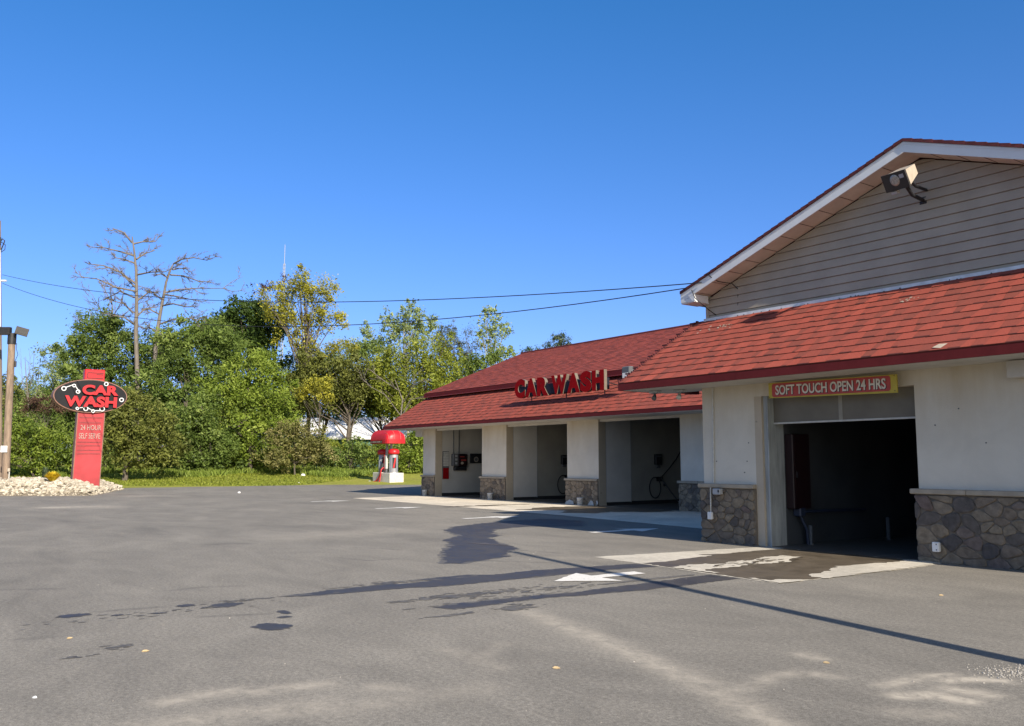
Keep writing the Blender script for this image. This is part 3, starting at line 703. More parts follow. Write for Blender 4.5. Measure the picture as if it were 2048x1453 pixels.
mb = MB(); mb.tone = 0.5; mb.face([(FX0, 29.2, 7.61), (FX0, 37, 4.4), (-12.2, 37, 4.4), (-12.2, 29.2, 7.61)][::-1]); P_(mb, 'rear_roof', 'shingle_far')
mb = MB(); mb.face([(FX0+0.4, 22.9, 3.1), (FX0+0.4, 36, 3.1), (FX0+0.4, 36, 4.7), (FX0+0.4, 29.2, 7.45), (FX0+0.4, 22.95, 4.95)]); P_(mb, 'end_gable', 'siding')

# stones ---------------------------------------------------------------------------------
def clip(poly, p, n):
    out = []
    for i in range(len(poly)):
        a, b = poly[i], poly[(i+1) % len(poly)]; da = (a[0]-p[0])*n[0]+(a[1]-p[1])*n[1]; db = (b[0]-p[0])*n[0]+(b[1]-p[1])*n[1]
        if da <= 0: out.append(a)
        if da*db < 0:
            t = da/(da-db); out.append((a[0]+(b[0]-a[0])*t, a[1]+(b[1]-a[1])*t))
    return out

def stones(w_, h_, size, seed, T, mb, squash=0.72):
    """fieldstone veneer over a w x h face; T(x, out, z) -> world"""
    r = random.Random(seed); pts = []
    target = int(w_*h_/(size*size*0.62))+2; tries = 0
    while len(pts) < target and tries < 9000:
        tries += 1; p = (r.uniform(0, w_), r.uniform(0, h_)); md = size*r.choice((0.42, 0.65, 1.0, 1.3))
        if all(math.hypot((p[0]-q[0])*squash, p[1]-q[1]) > md*0.62 for q in pts): pts.append(p)
    for p in pts:
        poly = [(0, 0), (w_, 0), (w_, h_), (0, h_)]
        for q in pts:
            if q is p: continue
            dx, dy = q[0]-p[0], q[1]-p[1]
            if math.hypot(dx, dy) > size*5: continue
            n = (dx*squash*squash, dy); L = math.hypot(*n); n = (n[0]/L, n[1]/L)
            poly = clip(poly, ((p[0]+q[0])/2, (p[1]+q[1])/2), n)
            if len(poly) < 3: break
        if len(poly) < 3: continue
        cx = sum(a[0] for a in poly)/len(poly); cy = sum(a[1] for a in poly)/len(poly)
        # resample the outline so corners come out rounded and a little crooked
        ring = []
        for i in range(len(poly)):
            a, b, c = poly[i-1], poly[i], poly[(i+1) % len(poly)]
            ring += [((a[0]+3*b[0])/4, (a[1]+3*b[1])/4), ((3*b[0]+c[0])/4, (3*b[1]+c[1])/4)]
        rad = max(0.04, sum(math.hypot(a[0]-cx, a[1]-cy) for a in ring)/len(ring))
        sh = 1-r.uniform(0.004, 0.010)/rad
        j = [r.uniform(0.97, 1.02) for _ in ring]
        mb.tone = r.choice((r.uniform(0.0, 0.25), r.uniform(0.2, 0.6), r.uniform(0.5, 0.8), r.uniform(0.6, 0.82), r.uniform(0.8, 0.92))) if r.random() > 0.012 else 1.0
        d = r.uniform(0.010, 0.030)
        rows = []
        for k, dd in ((sh, 0.0), (sh*0.99, d*0.7), (sh*0.955, d*0.95), (sh*0.84, d)):
            rows.append([T(cx+(a[0]-cx)*k*jj, dd*(1+0.25*math.sin(a[0]*23+a[1]*17+k*3)), cy+(a[1]-cy)*k*jj) for a, jj in zip(ring, j)])
        mb.grid(rows, True, True); mb.face(rows[-1])

def front_T(x0, y, z0): return lambda x, o, z: V((x0+x, y-o, z0+z))

def pier(name, x0, x1, yf, ztop, zcap, depth, size, seed, smat, wmat_, jamb=True, over=0.06, right_over=0.0, left=True):
    """wall pier: stucco above, fieldstone base with a cap stone, plain beige reveal on its right side"""
    mb = MB(); mb.box(x0, x1, yf, yf+depth, zcap, ztop)
    p = P_(mb, name, wmat_)
    mb = MB(); mb.box(x0-0.04, x1, yf-0.05, yf+depth, -0.02, zcap-0.09); g = P_(mb, 'stone_base', 'grout', p)
    mb = MB(); stones(x1-x0+0.05, zcap-0.09, size, seed, front_T(x0-0.06, yf-0.05, -0.01), mb)
    if left: stones(depth, zcap-0.09, size, seed+1, lambda x, o, z: V((x0-0.04-o, yf+depth-x, z)), mb)
    P_(mb, 'stone_facing', smat, g)
    mb = MB(); n = max(1, round((x1-x0)/0.9)); wdt = (x1+right_over-x0+over+0.04)/n
    for i in range(n):
        a = x0-over-0.04+i*wdt
        mb.bbox(a+0.002, a+wdt-0.002, yf-0.11, yf+0.1, zcap-0.085, zcap, 0.012)
    if left: mb.bbox(x0-over-0.04, x0+0.02, yf+0.1, yf+depth, zcap-0.085, zcap, 0.012)
    P_(mb, 'cap_stone', 'cap', p)
    return p

YF = 22.0
for i, (a, b) in enumerate(((-37.9, -36.72), (-32.75, -30.87), (-26.82, -24.97), (-20.87, -12.6))):
    p = pier('pillar', a, b-0.02, YF, 3.2, 0.99, 0.34, 0.26, 20+i*3, 'stone_far', 'stucco')
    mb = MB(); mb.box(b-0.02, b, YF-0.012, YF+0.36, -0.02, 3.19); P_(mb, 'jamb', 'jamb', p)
    if i == 0:
        mb = MB(); mb.box(-38.6, -37.92, YF-0.05, YF+0.3, 2.85, 3.2); P_(mb, 'eave_bracket', 'soffit', p)
# partitions: the left wall of each bay with its grey panel
for i, (x, y0, ymid, y1) in enumerate(((-36.72, 22.36, None, 30.5), (-30.87, 22.36, 23.62, 30.5), (-24.97, 22.36, 23.6, 30.5), (-18.9, 22.4, 23.6, 30.5))):
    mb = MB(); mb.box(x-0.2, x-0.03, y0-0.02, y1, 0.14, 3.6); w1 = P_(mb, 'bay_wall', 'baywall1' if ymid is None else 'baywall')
    mb = MB(); mb.box(x-0.2, x-0.035, y0, y1, -0.02, 0.14); P_(mb, 'wall_kerb', 'darkin', w1)
    if ymid:
        mb = MB(); mb.box(x-0.028, x-0.002, y0+0.003, ymid, 0.12, 3.6); P_(mb, 'wall_panel', 'panel', w1)
        mb = MB(); mb.box(x-0.028, x+0.004, ymid, ymid+0.02, 0.10, 3.6); mb.box(x-0.028, x+0.004, y0-0.018, y0+0.001, 0.1, 3.6); P_(mb, 'trim_strip', 'grey', w1)
mb = MB(); mb.box(-37.0, -12.7, 30.5, 30.7, 0, 3.7); P_(mb, 'back_wall', 'baywall')
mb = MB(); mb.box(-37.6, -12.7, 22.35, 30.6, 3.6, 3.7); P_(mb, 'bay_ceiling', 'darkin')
mb = MB(); mb.box(-36.72, -12.7, 22.05, 22.2, 3.1, 3.6); P_(mb, 'bay_header', 'soffit')
mb = MB(); mb.box(-37.88, -37.6, 22.34, 36, 0, 3.7); P_(mb, 'end_wall', 'stucco')

# near block -----------------------------------------------------------------------------
NY = 14.05
lw = pier('front_wall', -12.68, -11.34, NY, 3.14, 1.17, 0.6, 0.24, 50, 'stone', 'stucco2', over=0.05)
rw = pier('front_wall', -8.03, 3.0, NY, 3.14, 1.17, 0.6, 0.28, 61, 'stone', 'stucco2', over=0.07)
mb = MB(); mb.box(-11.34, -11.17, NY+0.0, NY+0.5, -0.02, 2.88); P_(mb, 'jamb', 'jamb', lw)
mb = MB(); mb.box(-11.17, -11.05, NY+0.06, NY+0.5, 0, 2.88)
mb.box(-11.075, -11.045, NY+0.03, NY+0.06, 0, 2.88); df = P_(mb, 'door_frame', 'doorframe')
mb = MB(); mb.box(-11.34, -8.03, NY, NY+0.5, 2.88, 3.14); P_(mb, 'door_header', 'stucco2')
mb = MB(); mb.box(-11.05, -8.035, NY+0.22, NY+0.27, 2.36, 2.9); dr = P_(mb, 'overhead_door', 'doorpanel')
mb = MB(); mb.box(-11.05, -8.035, NY+0.205, NY+0.28, 2.335, 2.365); P_(mb, 'bottom_rail', 'offwhite', dr)
mb = MB(); mb.box(-9.61, -9.53, NY+0.212, NY+0.222, 2.365, 2.85); P_(mb, 'centre_stile', 'doorpost', dr)
# tunnel interior
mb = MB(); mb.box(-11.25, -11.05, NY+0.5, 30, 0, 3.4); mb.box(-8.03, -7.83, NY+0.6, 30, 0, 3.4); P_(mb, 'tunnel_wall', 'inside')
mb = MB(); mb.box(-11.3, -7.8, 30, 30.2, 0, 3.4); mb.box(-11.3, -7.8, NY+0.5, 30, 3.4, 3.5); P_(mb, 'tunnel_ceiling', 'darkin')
mb = MB(); mb.box(-12.68, -12.5, NY+0.6, 22.0, 0, 3.6); P_(mb, 'side_wall', 'stucco2')
mb = MB(); mb.box(2.8, 3.0, NY+0.6, 34, 0, 4.6); P_(mb, 'side_wall', 'stucco2')

# gable ------------------------------------------------------------------------------------
AX, AZ, GS = -8.54, 7.44, 0.355; GY = 15.55
def gz(x): return AZ-GS*abs(x-AX)
mb = MB()
x0, x1 = -13.78, -3.3; zb = 4.78; lap = 0.18; k = 0
while zb+k*lap < AZ-0.25:
    za, zt = zb+k*lap, zb+(k+1)*lap
    def lim(z):
        d = (AZ-0.22-z)/GS; return max(x0, AX-d), min(x1, AX+d)
    a0, a1 = lim(za); b0, b1 = lim(min(zt, AZ-0.24))
    zt2 = min(zt, AZ-0.24)
    mb.face([(a0, GY-0.028, za+0.0075), (a1, GY-0.028, za+0.0075), (b1, GY-0.002, zt2), (b0, GY-0.002, zt2)])
    mb.face([(a0, GY+0.05, za+0.0075), (a1, GY+0.05, za+0.0075), (a1, GY-0.028, za+0.0075), (a0, GY-0.028, za+0.0075)])
    mb.face([(a0, GY+0.05, za), (a1, GY+0.05, za), (a1, GY+0.05, za+0.0075), (a0, GY+0.05, za+0.0075)])
    mb.face([(a0, GY-0.002, za), (a1, GY-0.002, za), (a1, GY+0.05, za), (a0, GY+0.05, za)])
    k += 1
gw = P_(mb, 'gable_wall', 'siding')
mb = MB(); mb.box(x0-0.05, x0+0.03, GY-0.035, GY+0.2, 4.72, 5.42); mb.box(x0-0.03, x0-0.02, GY+0.2, 34, 3.4, 5.4); P_(mb, 'corner_trim', 'siding', gw)
mb = MB(); mb.box(x0-0.1, x1, GY-0.06, GY-0.04, 4.80, 4.895)
P_(mb, 'flashing', 'flash', gw)
mb = MB()
for i in range(46):
    x = random.uniform(x0, x1); s = random.uniform(0.01, 0.035); mb.box(x, x+s, GY-0.066, GY-0.060, 4.805+random.uniform(0, .03), 4.825+random.uniform(0, .03))
tag(P_(mb, 'tar_spot', 'black', gw), kind='stuff')
# gable roof: two slabs, front overhang, fascia, soffit
RX0, RX1, RY0, RY1 = -14.12, -2.96, 15.0, 34.0
mb = MB()
for s, xe in ((-1, RX0), (1, RX1)):
    n = 60
    xs = np.linspace(xe, AX, 31)
    for a, b in zip(xs, xs[1:]):
        # each course ends in a slightly raised edge along the rake
        lo, hi = (a, b)
        mb.prism([(lo, RY0-0.03-0.012*random.random(), gz(lo)+0.0), (hi, RY0-0.03, gz(hi)), (hi, RY0-0.03, gz(hi)+0.055), (lo, RY0-0.03, gz(lo)+0.068)], (0, RY1-RY0, 0))
gr = P_(mb, 'gable_roof', 'shedge')
mb = MB()
for xe in (RX0, RX1):
    mb.prism([(xe, RY0, gz(xe)-0.20), (AX, RY0, gz(AX)-0.20), (AX, RY0, gz(AX)-0.002), (xe, RY0, gz(xe)-0.002)], (0, 0.03, 0))
    mb.prism([(xe, RY0-0.006, gz(xe)-0.05), (AX, RY0-0.006, gz(AX)-0.05), (AX, RY0-0.006, gz(AX)-0.003), (xe, RY0-0.006, gz(xe)-0.003)], (0, 0.006, 0))
P_(mb, 'fascia', 'whitetrim', gr)
mb = MB()
for xe in (RX0, RX1):
    mb.face([(xe, RY0+0.03, gz(xe)-0.19), (AX, RY0+0.03, gz(AX)-0.19), (AX, GY, gz(AX)-0.19), (xe, GY, gz(xe)-0.19)])
    m_ = 12
    for i in range(1, m_):
        x = xe+(AX-xe)*i/m_; mb.m = 1; mb.box(x-0.003, x+0.003, RY0+0.03, GY-0.024, gz(x)-0.197, gz(x)-0.19); mb.m = 0
P_(mb, 'soffit', ['rakesoffit', 'bronze'], gr)
mb = MB()
mb.prism([(RX0, RY0+0.001, gz(RX0)-0.20), (RX0+0.42, RY0+0.001, gz(RX0)-0.23), (RX0+0.42, RY0+0.001, gz(RX0)-0.06)], (0, 0.46, 0))
mb.box(RX0, RX0+0.38, RY0+0.02, GY, gz(RX0)-0.235, gz(RX0)-0.2)
mb.box(RX0, RX0+0.03, RY0+0.46, RY1, gz(RX0)-0.22, gz(RX0)-0.02); P_(mb, 'eave_return', 'whitetrim', gr)
mb = MB()
mb.tube([(-13.35, 14.985, 5.74), (-13.28, 14.97, 5.80), (-13.2, 14.98, 5.72), (-13.08, 15.1, 5.6), (-12.98, 15.45, 5.58), (-12.9, 15.55, 5.45), (-12.92, 15.55, 4.98)], 0.012, 6)
mb.tube([(-13.75, 14.97, 5.50), (-13.66, 14.98, 5.3), (-13.58, 15.35, 5.05), (-13.55, 15.54, 4.95)], 0.010, 6); P_(mb, 'service_cable', 'wire', gw)
# conduits and outlet boxes on the near piers
mb = MB(); mb.tube([(-12.37, NY-0.02, 3.12), (-12.40, NY-0.025, 1.17)], 0.016, 8); mb.tube([(-12.40, NY-0.125, 1.09), (-12.41, NY-0.125, 0.60)], 0.014, 8); P_(mb, 'conduit', 'offwhite', lw)
mb = MB(); mb.bbox(-12.29, -12.10, NY-0.20, NY-0.10, 0.955, 1.075, 0.01); bx = P_(mb, 'outlet_box', 'grey', lw)
mb = MB(); mb.box(-12.15, -12.115, NY-0.206, NY-0.2, 1.0, 1.05); P_(mb, 'outlet_cover', 'black', bx)
mb = MB(); mb.bbox(-12.47, -12.36, NY-0.17, NY-0.10, 0.45, 0.60, 0.01); P_(mb, 'outlet_box', 'white', lw)
mb = MB(); mb.bbox(-7.77, -7.655, NY-0.17, NY-0.10, 0.18, 0.335, 0.01); bx = P_(mb, 'outlet_box', 'white', rw)
for z in (0.205, 0.29): mb = MB(); mb.box(-7.70, -7.685, NY-0.176, NY-0.17, z, z+0.02); P_(mb, 'outlet_cover', 'greydark', bx)
mb = MB(); mb.bbox(-6.42, -5.9, NY-0.25, NY-0.01, 2.86, 3.12, 0.01); P_(mb, 'eave_box', 'soffit', rw)
# ceramic of holes: small wall anchors left in the stucco
mb = MB()
for x, z in ((-12.33, 1.62), (-11.55, 1.62), (-11.5, 1.98), (-11.62, 1.4), (-7.7, 2.2), (-7.3, 2.45), (-6.9, 1.9)): mb = MB(); mb.tube([(x, NY-0.008, z), (x, NY+0.01, z)], 0.012, 7); P_(mb, 'wall_anchor', 'greydark', lw if x < -9 else rw)

# ------------------------------------------------------------------ things in and on the building
t = thing('wall_cabinet', 'tall dark red cabinet hanging inside the automatic wash doorway', 'cabinet', (-11.05, 14.9, 0.68))
mb = MB(); mb.bbox(-11.05, -10.86, 14.56, 15.1, 0.70, 2.15, 0.015); sub(mb, 'cabinet_body', 'redbox', t)
mb = MB(); mb.box(-10.862, -10.85, 14.60, 15.06, 0.74, 2.1); sub(mb, 'cabinet_door', 'redbox', t)
mb = MB(); mb.box(-10.85, -10.83, 14.64, 14.67, 1.3, 1.42); sub(mb, 'handle', 'black', t)
t = thing('guide_rail', 'dark blue pipe rail low along the wall inside the automatic bay', 'rail', (-10.9, 15.8, 0))
mb = MB(); mb.tube([(-10.93, 14.85, 0.64), (-10.93, 17.0, 0.62)], 0.03, 8); sub(mb, 'rail_pipe', 'bluepipe', t)
mb = MB(); mb.bbox(-11.04, -10.86, 14.74, 14.92, 0.55, 0.74, 0.02); mb.tube([(-10.93, 14.84, 0.56), (-10.88, 14.95, 0.3), (-10.88, 14.98, 0.0)], 0.03, 8); sub(mb, 'rail_bracket', 'bluepipe', t)
for k, (x, y, h, lab) in enumerate(((-10.85, 15.02, 0.38, 'short grey guide post beside the blue pipe bracket in the automatic bay'), (-10.6, 17.3, 0.46, 'grey guide post standing deeper in the dark automatic bay'))):
    t = thing('guide_post', lab, 'post', (x, y, 0), group='guide posts inside the automatic bay')
    mb = MB(); mb.bbox(x-0.035, x+0.035, y-0.03, y+0.03, 0, h, 0.01); sub(mb, 'post_shaft', 'greydark', t)
    mb = MB(); mb.bbox(x-0.05, x+0.05, y-0.045, y+0.045, 0.0, 0.02, 0.005); sub(mb, 'base_plate', 'greydark', t)

# banner over the automatic door
t = thing('banner_sign', 'red and yellow sign reading SOFT TOUCH OPEN 24 HRS over the wash door', 'sign', (-9.54, 13.9, 2.8))
BYF = 13.88
def ban(x, z): return (x, z-0.012*(x+9.54)/1.31)
def banT(x, d, z): return V((x, BYF+d, z-0.018*(x+9.54)/1.31))
mb = MB(); a = [banT(-10.85, 0.0, 2.795), banT(-8.23, 0, 2.775), banT(-8.23, 0, 3.085), banT(-10.85, 0, 3.085)]
mb.prism([p+V((0, 0.03, 0)) for p in a], (0, -0.03, 0)); sub(mb, 'sign_board', 'banner_y', t)
mb = MB(); n = 12; out = []
def rr(x0, x1, z0, z1, r_):
    o = []
    for cx, cz, a0 in ((x1-r_, z0+r_, -90), (x1-r_, z1-r_, 0), (x0+r_, z1-r_, 90), (x0+r_, z0+r_, 180)):
        for k in range(7):
            a = math.radians(a0+k*15); o.append((cx+r_*math.cos(a), cz+r_*math.sin(a)))
    return o
mb.face([banT(x, -0.004, z) for x, z in rr(-10.77, -8.34, 2.81, 3.07, 0.05)]); sub(mb, 'red_field', 'banner_r', t)
mb = MB()
for x in (-10.83, -8.27):
    for z in (2.81, 3.07): mb = MB(); mb.tube([banT(x, -0.006, z), banT(x, 0.01, z)], 0.008, 7); sub(mb, 'screw', 'black', t)
x_, X_, z_, Z_ = text_width('SOFT TOUCH OPEN 24 HRS', 0.022)
sx = 2.26/(X_-x_); sz = 0.185/(Z_-z_)
for nm, mat, dx, dz, d0 in (('lettering_shadow', 'black', 0.012, -0.010, -0.007), ('lettering', 'banner_w', 0, 0, -0.011)):
    mb, bb = letter_mb('SOFT TOUCH OPEN 24 HRS', 0.022, lambda x, d, z: banT(-10.685+dx+(x-x_*sx), d0+d*0.003, 2.848+dz+(z-z_*sz)), 1, sx, sz)
    sub(mb, nm, [mat, mat], t)

# roof sign
SY = 21.35
t = thing('roof_sign', 'dark red CAR WASH channel letters standing on the lower red roof', 'sign', (-26.5, 21.8, 4.0))
def sgn(x0, ch, wdt, z0, h, off=0.075):
    vs, fs = glyphs(ch, off); xs = [v.x for v in vs]; zs = [v.y for v in vs]
    kx = wdt/(max(xs)-min(xs)); kz = h/(max(zs)-min(zs))
    mb, _ = letter_mb(ch, off, lambda x, d, z: V((x0+(x-min(xs)*kx), SY+d, z0+(z-min(zs)*kz))), 0.14, kx, kz)
    return sub(mb, 'letter', ['redletter', 'creamside'], t)
xx = -29.40
for ch, wdt in (('C', 0.92), ('A', 0.98), ('R', 0.92), (' ', 0.22), ('W', 1.22), ('A', 0.96), ('S', 0.84), ('H', 0.86)):
    if ch != ' ': sgn(xx, ch, (wdt-0.02)*0.80, 4.20 if ch not in 'CS' else 4.18, 0.74 if ch not in 'CS' else 0.78)
    xx += (wdt-0.005)*0.80
mb = MB(); mb.bbox(-29.2, -23.98, SY+0.03, SY+0.34, 4.24, 4.66, 0.02); sub(mb, 'raceway', 'navy', t)
mb = MB()
for x in (-28.5, -26.3, -24.1):
    y = SY+0.2; mb.tube([(x, y, 4.4), (x, y, 3.74+(y-20.62)*0.62-0.25)], 0.022, 6); mb.tube([(x, SY+0.34, 4.5), (x, 22.35, 4.40)], 0.022, 6); sub(mb, 'support_leg', 'black', t); mb = MB()
t = thing('sign_floodlight', 'small grey floodlight on the roof at the right end of the CAR WASH letters', 'floodlight', (-22.9, 21.6, 4.5))
mb = MB(); mb.bbox(-23.02, -22.62, 21.38, 21.62, 4.52, 4.95, 0.03); sub(mb, 'housing', 'greydark', t)
mb = MB(); mb.box(-22.96, -22.70, 21.365, 21.378, 4.55, 4.72); sub(mb, 'lens', 'white', t)
mb = MB(); mb.tube([(-22.62, 21.5, 4.75), (-22.25, 21.55, 4.62), (-22.2, 21.9, 4.2)], 0.025, 6); sub(mb, 'bracket', 'black', t)

# gable floodlight
t = thing('gable_floodlight', 'big square floodlight on an arm high on the tan siding gable', 'floodlight', (-8.45, 14.75, 6.6))
R_ = Matrix.Translation(V((-8.46, 14.72, 6.66))) @ Matrix.Rotation(math.radians(-16), 4, 'Z') @ Matrix.Rotation(math.radians(26), 4, 'X') @ Matrix.Rotation(math.radians(4), 4, 'Y')
mb = MB()
fr = [V((-0.26, -0.12, -0.145)), V((0.26, -0.12, -0.145)), V((0.26, -0.12, 0.145)), V((-0.26, -0.12, 0.145))]
bk = [V((-0.17, 0.24, -0.02)), V((0.17, 0.24, -0.02)), V((0.17, 0.24, 0.16)), V((-0.17, 0.24, 0.16))]
fr_, bk_ = [R_ @ p for p in fr], [R_ @ p for p in bk]
mb.face(bk_[::-1])
for i in range(4): mb.face([fr_[i], bk_[i], bk_[(i+1) % 4], fr_[(i+1) % 4]])
sub(mb, 'housing', 'cream', t)
mb = MB(); mb.box(-0.275, 0.275, -0.15, -0.115, -0.16, 0.16, R_); sub(mb, 'front_frame', 'bronze', t)
mb = MB(); mb.lathe([(0.0, 0.0), (0.06, 0.004), (0.105, 0.0), (0.11, -0.02)], n=22, T=R_ @ Matrix.Translation(V((0.0, -0.153, 0.02))) @ Matrix.Rotation(math.radians(90), 4, 'X')); sub(mb, 'lens', 'lens', t)
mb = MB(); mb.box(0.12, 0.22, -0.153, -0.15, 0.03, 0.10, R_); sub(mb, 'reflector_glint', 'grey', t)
mb = MB(); mb.bbox(-0.2, -0.07, -0.13, -0.03, -0.23, -0.165, 0.01, R_); sub(mb, 'photocell', 'grey', t)
mb = MB(); mb.tube([R_ @ V((0.05, 0.0, -0.12)), V((-8.45, 15.05, 6.42)), V((-8.52, 15.57, 6.42))], 0.035, 8); mb.tube([R_ @ V((0.2, 0.0, -0.1)), V((-8.35, 15.0, 6.55)), V((-8.45, 15.57, 6.6))], 0.028, 8)
mb.bbox(-8.59, -8.45, 15.53, 15.575, 6.35, 6.49, 0.01); sub(mb, 'arm', 'black', t)

# soffit lights
for k, (x, y, lab) in enumerate(((-13.62, 13.62, 'small floodlight under the near eave, nearer its open left corner'), (-13.12, 13.85, 'small floodlight under the near eave, nearer the stucco pier'))):
    t = thing('eave_floodlight', lab, 'floodlight', (x, y, 3.12), group='floodlights under the near eave')
    mb = MB(); mb.bbox(x-0.12, x+0.12, y-0.08, y+0.08, 3.07, 3.128, 0.01); sub(mb, 'mounting_box', 'grey', t)
    mb = MB(); mb.tube([(x, y, 3.07), (x+0.01, y-0.02, 3.02)], 0.02, 6)
    mb.tube([(x+0.01, y-0.02, 3.03), (x+0.03, y-0.05, 2.99), (x+0.05, y-0.09, 2.95)], [0.03, 0.045, 0.055], 10); sub(mb, 'lamp_head', 'offwhite' if k else 'greydark', t)

# bay equipment
t = thing('price_board', 'tall wash menu board with white rows and red foot inside the leftmost bay', 'sign', (-36.6, 22.4, 0.77))
mb = MB(); mb.box(-36.75, -36.70, 22.40, 22.74, 0.80, 2.12); sub(mb, 'board', 'greydark', t)
mb = MB()
for i in range(9): mb = MB(); mb.box(-36.70, -36.694, 22.415, 22.725, 2.02-i*0.076, 2.085-i*0.076); sub(mb, 'price_row', 'offwhite', t)
mb = MB(); mb.box(-36.70, -36.693, 22.41, 22.73, 0.81, 1.33); sub(mb, 'red_panel', 'redletter', t)
t = thing('wash_control_panel', 'black and red coin control panel with pipes on the leftmost bay wall', 'control panel', (-36.6, 23.2, 1.3))
mb = MB(); mb.bbox(-36.75, -36.52, 22.88, 23.16, 1.42, 2.0, 0.02); sub(mb, 'coin_box', 'greydark', t)
mb = MB()
for z in (1.5, 1.68, 1.85): mb = MB(); mb.box(-36.52, -36.51, 22.98, 23.1, z, z+0.1); sub(mb, 'coin_slot', 'grey', t)
mb = MB(); mb.bbox(-36.75, -36.50, 23.165, 23.68, 1.42, 2.0, 0.02); rp = sub(mb, 'selector_panel', 'redbox', t)
mb = MB(); mb.tube([(-36.5, 23.36, 1.56), (-36.47, 23.36, 1.56)], 0.07, 14); sub(mb, 'dial', 'cream', rp)
mb = MB(); mb.box(-36.50, -36.493, 23.3, 23.6, 1.68, 1.73); mb.box(-36.50, -36.493, 23.25, 23.5, 1.85, 1.88); sub(mb, 'print_line', 'banner_r', rp)
mb = MB(); mb.bbox(-36.75, -36.56, 23.0, 23.68, 1.2, 1.41, 0.02); sub(mb, 'lower_tray', 'black', t)
mb = MB(); mb.tube([(-36.68, 22.98, 2.0), (-36.68, 22.98, 3.6)], 0.022, 6); mb.tube([(-36.68, 23.3, 2.0), (-36.68, 23.3, 3.6)], 0.028, 6); sub(mb, 'conduit', 'greydark', t)
t = thing('dial_sign', 'small black sign with a pale round dial beside the leftmost bay control panel', 'sign', (-36.6, 24.3, 1.6))
mb = MB(); mb.bbox(-36.75, -36.66, 23.95, 24.75, 1.55, 2.02, 0.015); sub(mb, 'board', 'black', t)
mb = MB(); mb.tube([(-36.66, 24.28, 1.74), (-36.645, 24.28, 1.74)], 0.13, 18); sub(mb, 'dial', 'cream', t)
mb = MB(); mb.tube([(-36.645, 24.28, 1.74), (-36.64, 24.28, 1.74)], 0.085, 18); sub(mb, 'dial_centre', 'greydark', t)
def meter(x, y, lab):
    t = thing('coin_meter', lab, 'coin meter', (x, y, 1.4), group='coin meters on the bay walls')
    mb = MB(); mb.bbox(x-0.03, x+0.12, y-0.17, y+0.17, 1.5, 1.92, 0.02); sub(mb, 'meter_box', 'black', t)
    mb = MB(); mb.bbox(x-0.03, x+0.08, y-0.1, y+0.1, 1.38, 1.5, 0.015); sub(mb, 'coin_tray', 'greydark', t)
    mb = MB(); mb.box(x-0.03, x-0.015, y-0.11, y+0.11, 1.16, 1.37); sub(mb, 'notice', 'greydark' if False else 'baywall1', t)
    mb = MB(); mb.box(x+0.12, x+0.124, y-0.13, y+0.13, 1.80, 1.86); sub(mb, 'dial_plate', 'greydark', t)
meter(-30.9, 25.13, 'black coin meter on the wall of the middle wash bay, half hidden by a pillar')
meter(-25.0, 25.05, 'black coin meter above a looped hose in the wash bay nearest the automatic door')
def hosewand(x, y, full, lab):
    t = thing('spray_wand', lab, 'spray wand', (x, y, 0.9), group='spray wands in the wash bays')
    xo = x+0.10
    mb = MB(); loop = []
    for k in range(25):
        a = math.pi*0.5+k*2*math.pi/24*0.97
        loop.append((xo, y-0.24+0.30*math.cos(a), 0.62+0.40*math.sin(a)))
    mb.tube([(xo, y+0.05, 1.0)]+loop+[(xo, y+0.1, 0.9)], 0.022, 7)
    if full: mb.tube([(xo, y+0.06, 0.98), (xo, y+0.5, 1.32), (xo, y+0.95, 1.72), (xo, y+1.35, 2.2), (xo, y+1.6, 2.9)], 0.018, 6)
    sub(mb, 'hose', 'hose', t)
    mb = MB(); mb.bbox(x-0.02, x+0.16, y-0.06, y+0.16, 0.86, 1.04, 0.02); mb.bbox(xo, xo+0.06, y+0.18, y+0.3, 0.66, 0.8, 0.02); sub(mb, 'holder', 'hose', t)
    mb = MB(); mb.tube([(xo+0.04, y+0.04, 1.0), (xo+0.06, y+0.5, 0.5), (xo+0.08, y+0.95, 0.05)], [0.032, 0.028, 0.018], 8); sub(mb, 'wand', 'greydark', t)
hosewand(-30.9, 25.25, False, 'black spray hose in the middle wash bay, mostly behind a pillar')
hosewand(-25.0, 25.05, True, 'looped black spray hose and wand in the bay nearest the automatic door')
for k, (x, y, lab) in enumerate(((-37.35, 21.78, 'small white bucket at the foot of the leftmost stone pillar'), (-31.75, 21.75, 'small white bucket at the foot of the second stone pillar from the left'), (-25.75, 21.72, 'small white bucket at the pillar with white splashes on its stone'))):
    t = thing('plastic_bucket', lab, 'bucket', (x, y, 0), group='white buckets at the pillars')
    mb = MB(); mb.lathe([(0.0, 0.0), (0.10, 0.0), (0.115, 0.25), (0.122, 0.252), (0.122, 0.275), (0.108, 0.275), (0.10, 0.04)], (x, y, 0.006), 18); sub(mb, 'bucket_body', 'white', t)
    mb = MB(); mb.tube([(x-0.118, y, 0.23), (x-0.10, y-0.08, 0.16), (x, y-0.125, 0.13), (x+0.10, y-0.08, 0.16), (x+0.118, y, 0.23)], 0.006, 5); sub(mb, 'handle', 'grey', t)
mb = MB()
for x0, x1, h in ((-26.85, -26.3, 0.18), (-25.5, -25.15, 0.2), (-24.98, -24.975, 0.22)):
    mb.face([(x0, 21.88, 0.012), (x1, 21.88, 0.012), (x1-0.05, 21.89, h*0.7), ((x0+x1)/2, 21.89, h), (x0+0.06, 21.89, h*0.5)])
P_(mb, 'paint_splash', 'offwhite')

